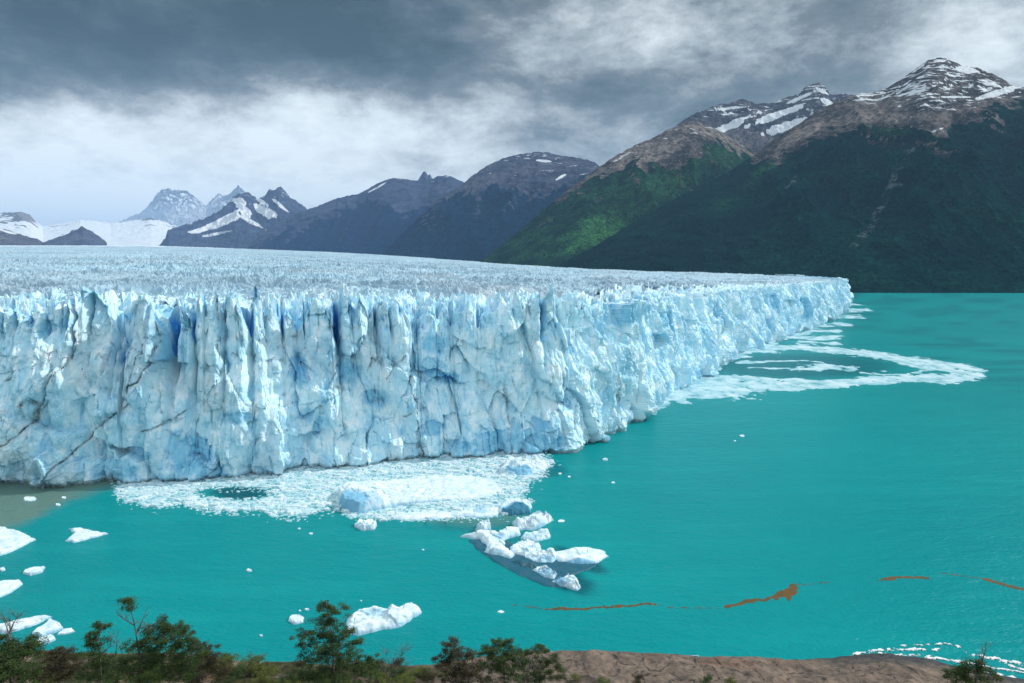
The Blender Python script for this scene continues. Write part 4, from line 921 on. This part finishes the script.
def tree(name, rho, trunk, pads, label, cat='tree', leafmat=None, dead=(), size=.085, dens=1.0, group=None, seed=1, ttk=.13, extra_dead=0):
    rnd = random.Random(seed)
    def P(px, py, off=0.0):
        x, y, z = at_rho(px, py, rho + off); return Vector((float(x), float(y), float(z)))
    tp = [P(a, b, rnd.uniform(-.25, .25)) for a, b in trunk]       # from the top down
    low = tp[-1]; gz = float(hill_z(low.x, low.y)[0]) - .1
    base = Vector((low.x + rnd.uniform(-.3, .3), low.y + rnd.uniform(-.2, .2), gz))
    k = max(2, int((low.z - gz) / 1.5))
    path = [base.lerp(low, i / k) + Vector((rnd.uniform(-.1, .1), rnd.uniform(-.1, .1), 0)) * (0 < i < k) for i in range(k)] + tp[::-1]
    rad = [ttk * (1 - .9 * i / (len(path) - 1)) for i in range(len(path))]
    V, Fc = [], []; tube(V, Fc, path, rad, 7)
    LV, LF = [], []
    sc_ = rho / F
    for (a, b, rx, ry) in pads:
        off = rnd.uniform(-1, 1) * rx * sc_ * .7
        c = P(a, b, off)
        # limb: leave the trunk at or a little under the pad's height
        cand = [q for q in path if q.z < c.z + .1] or [path[0]]
        j = min(cand, key=lambda q: (q - c).length + abs(q.z - (c.z - .5)) * .4)
        L = (c - j).length
        if L > .12:
            w = wiggle(j, c, 4, .07, rnd); r0 = min(.05, .018 + .012 * L); tube(V, Fc, w, [r0 * (1 - .8 * i / 4) for i in range(5)], 5)
        RX = rx * sc_ * 1.15; RZ = ry * sc_ * 1.1
        for q in range(5 + int(RX * 4)):                              # twigs inside the pad
            e = c + Vector((rnd.uniform(-1, 1) * RX * .9, rnd.uniform(-1, 1) * RX * .7, rnd.uniform(-.6, .8) * RZ))
            w = wiggle(c.lerp(j, .15), e, 3, .1, rnd); tube(V, Fc, w, [.014, .010, .007, .004], 4)
        n = int(1500 * dens * RX * (RZ + .12) / (size / .085) ** 2)
        sub = max(5, int(RX * RZ * 60))
        for q in range(sub):                                          # leaf clumps of uneven size with gaps between
            th = rnd.uniform(0, 6.28); rr_ = math.sqrt(rnd.random())
            cc = (c.x + math.cos(th) * rr_ * RX * 1.0, c.y + math.sin(th) * rr_ * RX * .8, c.z + rnd.uniform(-.9, .9) * RZ * math.sqrt(max(0, 1 - rr_ * rr_ * .8)))
            cr = rnd.uniform(.07, .20) * (1 + .25 * RX)
            leaves(LV, LF, cc, cr * 1.35, cr * .45, max(4, int(n / sub)), size, rnd)
    for pts in dead:                                                  # bare grey limbs
        q = [P(a, b, rnd.uniform(-.3, .3)) for a, b in pts]
        tube(V, Fc, q, [.045 * (1 - .8 * i / max(1, len(q) - 1)) for i in range(len(q))], 5)
        for _ in range(7 + extra_dead):
            i = rnd.randrange(max(1, len(q) - 1)); s = q[i].lerp(q[i + 1], rnd.random())
            e = s + Vector((rnd.uniform(-.8, .8), rnd.uniform(-.5, .5), rnd.uniform(.1, .9))) * .8
            w = wiggle(s, e, 3, .12, rnd); tube(V, Fc, w, [.014, .011, .008, .004], 4)
            for _ in range(2):
                e2 = w[2] + Vector((rnd.uniform(-.4, .4), rnd.uniform(-.3, .3), rnd.uniform(0, .4))) * .8
                tube(V, Fc, [w[1], w[1].lerp(e2, .5) + Vector((0, 0, .03)), e2], [.009, .007, .004], 4)
    root = empty(name, tuple(base)); tag(root, label, cat, group)
    off = base
    mesh_obj('trunk', [v - off for v in V], Fc, M_BARK, root, True)
    if LV: mesh_obj('crown', [v - off for v in LV], LF, leafmat or M_LEAF, root)
    return root

tree('beech_tree', 46, [(128, 604), (131, 611), (134, 622), (136, 634), (138, 648), (141, 662), (143, 678), (144, 700)],
     [(124, 603, 9, 3.2), (129, 607, 5, 2.5), (161, 621, 7, 3), (156, 628, 10, 5), (163, 634, 13, 7), (178, 628, 11, 4), (182, 636, 9, 5), (172, 645, 18, 8), (150, 645, 10, 6), (133, 645, 8, 4), (150, 660, 24, 9), (170, 668, 26, 12), (135, 672, 22, 12), (190, 655, 13, 5)],
     'tall twisted beech tree with a bare grey leaning top and one tuft at its tip', seed=11, leafmat=M_LEAF,
     dead=[[(136, 634), (142, 622), (146, 610)], [(134, 625), (126, 620), (120, 616)], [(138, 648), (146, 636), (150, 626)], [(140, 655), (152, 648), (160, 646)], [(138, 645), (144, 640), (150, 634)]], extra_dead=3)
tree('beech_tree', 40, [(10, 617), (10, 630), (9, 645), (10, 665), (11, 700)],
     [(28, 641, 11, 4), (20, 648, 14, 5), (31, 651, 7, 4), (4, 650, 14, 6), (12, 660, 22, 7), (-4, 672, 18, 10), (22, 675, 16, 9), (5, 640, 8, 3)],
     'dark beech tree at the left edge with a bare spiky leader above its crown', seed=12, dead=[[(10, 640), (7, 628), (4, 620)], [(10, 632), (14, 622), (17, 617)]], extra_dead=2)
tree('beech_tree', 50, [(102, 625), (100, 632), (98, 642), (100, 655), (101, 672), (102, 700)],
     [(103, 624, 5, 2.6), (98, 627, 6, 2.6), (94, 634, 6, 3), (88, 639, 5, 2), (97, 643, 8, 4), (92, 652, 10, 6), (103, 660, 10, 6), (95, 672, 14, 8)],
     'slim small beech tree with stacked leaf tufts left of the tall twisted one', seed=13, dead=[[(101, 655), (110, 646), (113, 636)], [(102, 665), (116, 655), (117, 634)], [(104, 668), (122, 660), (124, 645)]], extra_dead=3)
tree('beech_tree', 47, [(326, 601), (328, 612), (330, 625), (331, 640), (333, 655), (334, 672), (334, 700)],
     [(325, 604, 4, 2.5), (318, 607, 8, 2), (334, 607, 9, 2.2), (326, 611, 11, 3), (347, 607, 4, 1.2), (322, 619, 10, 3.2), (336, 620, 13, 3.4), (303, 634, 11, 2.2), (313, 634, 11, 3), (329, 630, 14, 4), (346, 632, 10, 3), (308, 646, 9, 2.6), (322, 643, 16, 5), (343, 644, 17, 4.5), (358, 641, 6, 2), (316, 654, 14, 3.6), (334, 655, 20, 5), (352, 660, 16, 5), (373, 658, 8, 2.6), (366, 668, 12, 4),
      (326, 668, 28, 7), (345, 675, 30, 8), (310, 676, 24, 7)],
     'tall dark cone-shaped beech tree in front of the knobbly bright iceberg', seed=14, ttk=.15)
tree('dead_tree', 52, [(398, 645), (395, 655), (391, 666), (387, 680), (386, 700)], [(388, 684, 10, 4)], 'small leafless tree with forked twigs between the cone-shaped tree and the bushy trio', leafmat=M_SHRUB, seed=15,
     dead=[[(389, 672), (396, 660), (408, 650)], [(391, 666), (386, 656), (385, 648)], [(388, 675), (380, 664), (377, 655)], [(393, 662), (402, 655), (407, 644)], [(388, 678), (400, 670), (410, 663)]], extra_dead=2, ttk=.08)
tree('beech_tree', 50, [(452, 648), (456, 656), (462, 666), (468, 676), (470, 700)], [(448, 642, 9, 2.8), (452, 648, 10, 4), (446, 655, 8, 3), (440, 662, 8, 3.4), (463, 652, 10, 4), (472, 653, 6, 3), (458, 661, 14, 6), (452, 672, 16, 7), (470, 668, 12, 7), (468, 680, 20, 5)],
     'bushy beech tree with pale trunks, left one of the trio beside the bare rock', seed=16, leafmat=M_LEAFR, dead=[[(468, 680), (474, 668), (476, 656)], [(466, 680), (458, 672), (450, 660)], [(470, 682), (480, 676), (486, 668)]])
tree('beech_tree', 53, [(497, 642), (500, 650), (503, 660), (504, 672), (505, 700)], [(497, 641, 5, 2), (492, 646, 9, 3), (505, 645, 9, 3), (510, 641, 5, 2), (486, 652, 9, 3), (500, 652, 14, 5), (514, 652, 10, 5), (492, 661, 18, 6), (512, 664, 16, 7), (500, 674, 26, 8), (522, 660, 8, 4)],
     'dense bushy beech tree, middle and roundest one of the trio beside the bare rock', seed=17)
tree('beech_tree', 48, [(538, 650), (533, 658), (528, 668), (524, 680), (523, 700)], [(538, 648, 9, 3), (545, 649, 6, 2.4), (530, 654, 8, 3), (552, 657, 6, 3), (545, 662, 8, 3.4), (557, 667, 7, 4), (548, 675, 9, 5), (563, 676, 5, 3), (535, 670, 10, 5), (528, 680, 14, 5)],
     'open bent beech tree with forked grey trunk, right one of the trio', seed=18, dead=[[(524, 682), (530, 668), (536, 656)], [(528, 672), (520, 664), (516, 658)], [(532, 675), (540, 664), (546, 656)]])
tree('beech_tree', 44, [(979, 652), (980, 660), (978, 670), (976, 684), (975, 700)], [(980, 661, 4, 2), (970, 664, 5, 2.4), (986, 667, 6, 2.6), (964, 669, 6, 2.4), (976, 671, 10, 3.4), (952, 671, 5, 2.4), (960, 677, 10, 3.6), (988, 676, 9, 4), (974, 682, 20, 5)],
     'small dark beech tree alone before the surf at the lower right', seed=19, dead=[[(980, 665), (984, 655), (987, 648)]])
tree('beech_tree', 55, [(64, 650), (62, 656), (60, 666), (58, 680), (58, 700)], [(64, 650, 9, 2.2), (58, 654, 12, 3), (70, 654, 8, 2.5), (50, 658, 7, 2.5), (60, 664, 16, 4), (52, 672, 14, 5), (72, 670, 14, 6)],
     'low flat-topped beech tree between the left edge tree and the slim one', seed=20, leafmat=M_LEAFR, dead=[[(60, 668), (66, 660), (72, 654)], [(60, 670), (50, 664), (42, 660)]])
tree('beech_tree', 52, [(205, 652), (204, 660), (201, 670), (199, 684), (199, 700)], [(190, 645, 6, 3.4), (199, 645, 5, 3.6), (212, 650, 6, 4), (193, 654, 12, 4), (206, 656, 10, 4), (196, 664, 18, 6), (214, 664, 6, 4), (205, 674, 22, 7)],
     'small olive beech tree right of the tall twisted one', seed=21, leafmat=M_LEAFR, dead=[[(200, 675), (190, 668), (183, 664)]])

# shrubs on the near slope
def shrub_mesh(seed, leafmat):
    rnd = random.Random(seed); V, Fc, LV, LF = [], [], [], []
    for i in range(9):
        e = Vector((rnd.uniform(-1, 1), rnd.uniform(-1, 1), rnd.uniform(.7, 1.5)))
        tube(V, Fc, wiggle((0, 0, -.1), e, 3, .12, rnd), [.035, .025, .018, .008], 5)
        for q in range(3): leaves(LV, LF, e + Vector((rnd.uniform(-.5, .5), rnd.uniform(-.5, .5), rnd.uniform(-.4, .2))), .4, .25, 26, .14, rnd)
    root = empty('shrub'); mesh_obj('stem', V, Fc, M_BARK, root); mesh_obj('foliage', LV, LF, leafmat, root); return root
protos = [shrub_mesh(31, M_SHRUB), shrub_mesh(32, M_LEAFR), shrub_mesh(33, M_LEAF), shrub_mesh(34, M_SHRUB)]
used = set(); rs = random.Random(5)
def place_shrub(px, py, s):
    # march the ray down to the hill
    dv = pdir(px, py); lo = None
    for rr_ in np.arange(60, 170, .5):
        k_ = rr_ / math.hypot(dv[0], dv[1]); x_, y_, z_ = dv[0] * k_, dv[1] * k_, CH + dv[2] * k_
        hz, dd_ = hill_z(x_, y_)
        if z_ <= hz: lo = (x_, y_, float(hz)); break
    if lo is None or lo[2] < .3: return
    i = rs.randrange(4); pr = protos[i]
    if i in used:
        o = pr.copy(); col.objects.link(o)
        for c in pr.children:
            c2 = c.copy(); col.objects.link(c2); c2.parent = o
    else: o = pr; used.add(i)
    o.location = lo; o.rotation_euler = (0, 0, rs.uniform(0, 6.28)); s *= rs.uniform(.7, 1.3); o.scale = (s, s, s * rs.uniform(.7, 1.1))
    tag(o, 'low olive-green shrub among many on the scrubby slope above the left shore', 'shrub', 'shrubs on the scrubby slope')
for i in range(72):
    px = rs.uniform(-20, 440); top = float(np.interp(px, shp, shy)); py = top + 3.5 + rs.random() ** 1.2 * (690 - top - 3)
    if 40 < px < 62 and 655 < py < 668: continue
    place_shrub(px, py, rs.uniform(.7, 1.5))
for px, py in [(448, 678), (575, 682), (640, 684), (705, 684), (730, 686), (602, 686)]: place_shrub(px, py, .8)
for i, p in enumerate(protos):
    if i not in used:
        for c in list(p.children): bpy.data.objects.remove(c)
        bpy.data.objects.remove(p)

# ------------------------------------------------------------------ haze, sky, sun
hz = mesh_obj('haze', [(x, y, z) for z in (-7, 2600) for y in (-48000, 48000) for x in (-48000, 48000)], [(0, 2, 3, 1), (4, 5, 7, 6), (0, 1, 5, 4), (2, 6, 7, 3), (0, 4, 6, 2), (1, 3, 7, 5)],
              bpy.data.materials.new('haze_air'))
m = hz.data.materials[0]; m.use_nodes = True; n = N(m.node_tree)
pv = n.add('ShaderNodeVolumePrincipled', {'Color': (.46, .68, 1.0, 1), 'Density': 2.6e-5, 'Anisotropy': 0.0})
out = n.add('ShaderNodeOutputMaterial'); n.l.new(pv.outputs[0], out.inputs['Volume'])
tag(hz, kind='stuff')

SUN_AZ, SUN_EL = math.radians(74), math.radians(36)
w = bpy.data.worlds.new('World'); scene.world = w; w.use_nodes = True; n = N(w.node_tree)
sky = n.add('ShaderNodeTexSky', sky_type='NISHITA', sun_disc=False, sun_elevation=SUN_EL, sun_rotation=SUN_AZ, altitude=200.0)
tc = n.add('ShaderNodeTexCoord').outputs['Generated']
st = n.add('ShaderNodeMapping', {'Vector': tc, 'Scale': (1.0, 1.0, 2.0)}).outputs[0]
nzc = n.add('ShaderNodeTexNoise', {'Vector': st, 'Scale': 3.2, 'Detail': 6, 'Roughness': .6, 'Distortion': .15})
sub = n.add('ShaderNodeVectorMath', {0: nzc.outputs['Color'], 1: (.5, .5, .5)}, operation='SUBTRACT').outputs[0]
sc2 = n.add('ShaderNodeVectorMath', {0: sub, 1: (.16, 0, .10)}, operation='MULTIPLY').outputs[0]
wv = n.add('ShaderNodeVectorMath', {0: tc, 1: sc2}, operation='ADD').outputs[0]
sx = n.add('ShaderNodeSeparateXYZ', {0: wv}); U, Wz = sx.outputs[0], sx.outputs[2]
val = None
def blob(px, py, rx, ry, wt):
    global val
    d = pdir(px, py); d = d / np.linalg.norm(d)
    du = n.math('MULTIPLY', n.math('SUBTRACT', U, float(d[0])), F / rx * .95); dw = n.math('MULTIPLY', n.math('SUBTRACT', Wz, float(d[2])), F / ry * .95)
    q = n.math('ADD', n.math('MULTIPLY', du, du), n.math('MULTIPLY', dw, dw))
    e = n.math('MULTIPLY', n.math('EXPONENT', n.math('MULTIPLY', q, -1.0)), wt)
    val = e if val is None else n.math('ADD', val, e)
for b in SKYB if 'SKYB' in globals() else [(120, 20, 330, 62, -.42), (420, 10, 200, 70, -.30), (330, 70, 130, 34, -.12), (700, 80, 330, 60, -.16), (880, 40, 160, 40, -.05), (640, 120, 120, 40, -.12), (60, 200, 300, 80, .50), (20, 228, 300, 34, .18), (200, 130, 150, 50, .16), (330, 118, 120, 34, .24), (480, 110, 130, 46, .16), (700, 40, 60, 30, .08), (610, 30, 110, 26, .40), (560, 70, 160, 60, .12), (820, 60, 200, 60, .14), (560, 60, 120, 20, .06), (950, 20, 110, 26, .16), (1015, 50, 60, 50, .13), (480, 160, 120, 20, .10), (230, 150, 60, 25, -.10), (20, 110, 120, 30, .05), (800, 30, 120, 40, -.12)]:
    blob(*b)
cl = n.noise(st, 6.5, 12, .66, .1); cl2 = n.noise(st, 1.9, 5, .6)
raw = n.add('ShaderNodeSeparateXYZ', {0: tc})
v = n.math('ADD', val, .535)
v = n.math('ADD', v, n.math('MULTIPLY', n.add('ShaderNodeMapRange', {0: raw.outputs[2], 1: .45, 2: .85}).outputs[0], .35))  # overhead sky above the frame brightened as added fill light
v = n.math('ADD', v, n.math('MULTIPLY', n.add('ShaderNodeMapRange', {0: n.math('MULTIPLY', raw.outputs[1], -1.0), 1: -.25, 2: .3}).outputs[0], .55))  # unseen sky behind the camera brightened as added fill light
v = n.math('ADD', v, n.math('MULTIPLY', n.math('SUBTRACT', cl, .5), 1.35)); v = n.math('ADD', v, n.math('MULTIPLY', n.math('SUBTRACT', cl2, .5), .45))
cc = n.ramp(v, [(0.0, (.026, .052, .060)), (.22, (.070, .110, .125)), (.45, (.185, .225, .245)), (.62, (.42, .475, .50)), (.82, (.78, .86, .89)), (1.0, (.98, 1.07, 1.1))])
bg1 = n.add('ShaderNodeBackground', {'Color': sky.outputs[0], 'Strength': .1}).outputs[0]
bg2 = n.add('ShaderNodeBackground', {'Color': cc, 'Strength': 1.0}).outputs[0]
ms = n.add('ShaderNodeMixShader', {0: .96, 1: bg1, 2: bg2}).outputs[0]
out = n.add('ShaderNodeOutputWorld'); n.l.new(ms, out.inputs[0])

sl = bpy.data.lights.new('sun', 'SUN'); sl.energy = 3.3; sl.angle = math.radians(.6); sl.color = (1, .95, .88)
so = bpy.data.objects.new('sun', sl); col.objects.link(so)
ds = Vector((math.sin(SUN_AZ) * math.cos(SUN_EL), math.cos(SUN_AZ) * math.cos(SUN_EL), math.sin(SUN_EL)))
so.rotation_euler = ds.to_track_quat('Z', 'Y').to_euler(); so.location = (0, 0, 1500)

cam = bpy.data.cameras.new('camera'); cam.sensor_width = 36; cam.lens = F / W * 36; cam.clip_start = .5; cam.clip_end = 160000
co = bpy.data.objects.new('camera', cam); co.location = (0, 0, CH); co.rotation_euler = (math.pi / 2 - PITCH, 0, 0); col.objects.link(co); scene.camera = co
scene.view_settings.view_transform = 'Standard'; scene.view_settings.look = 'None'; scene.view_settings.exposure = 0.0; scene.view_settings.gamma = 1.0
scene.cycles.max_bounces = 6; scene.cycles.volume_bounces = 1; scene.cycles.use_denoising = True
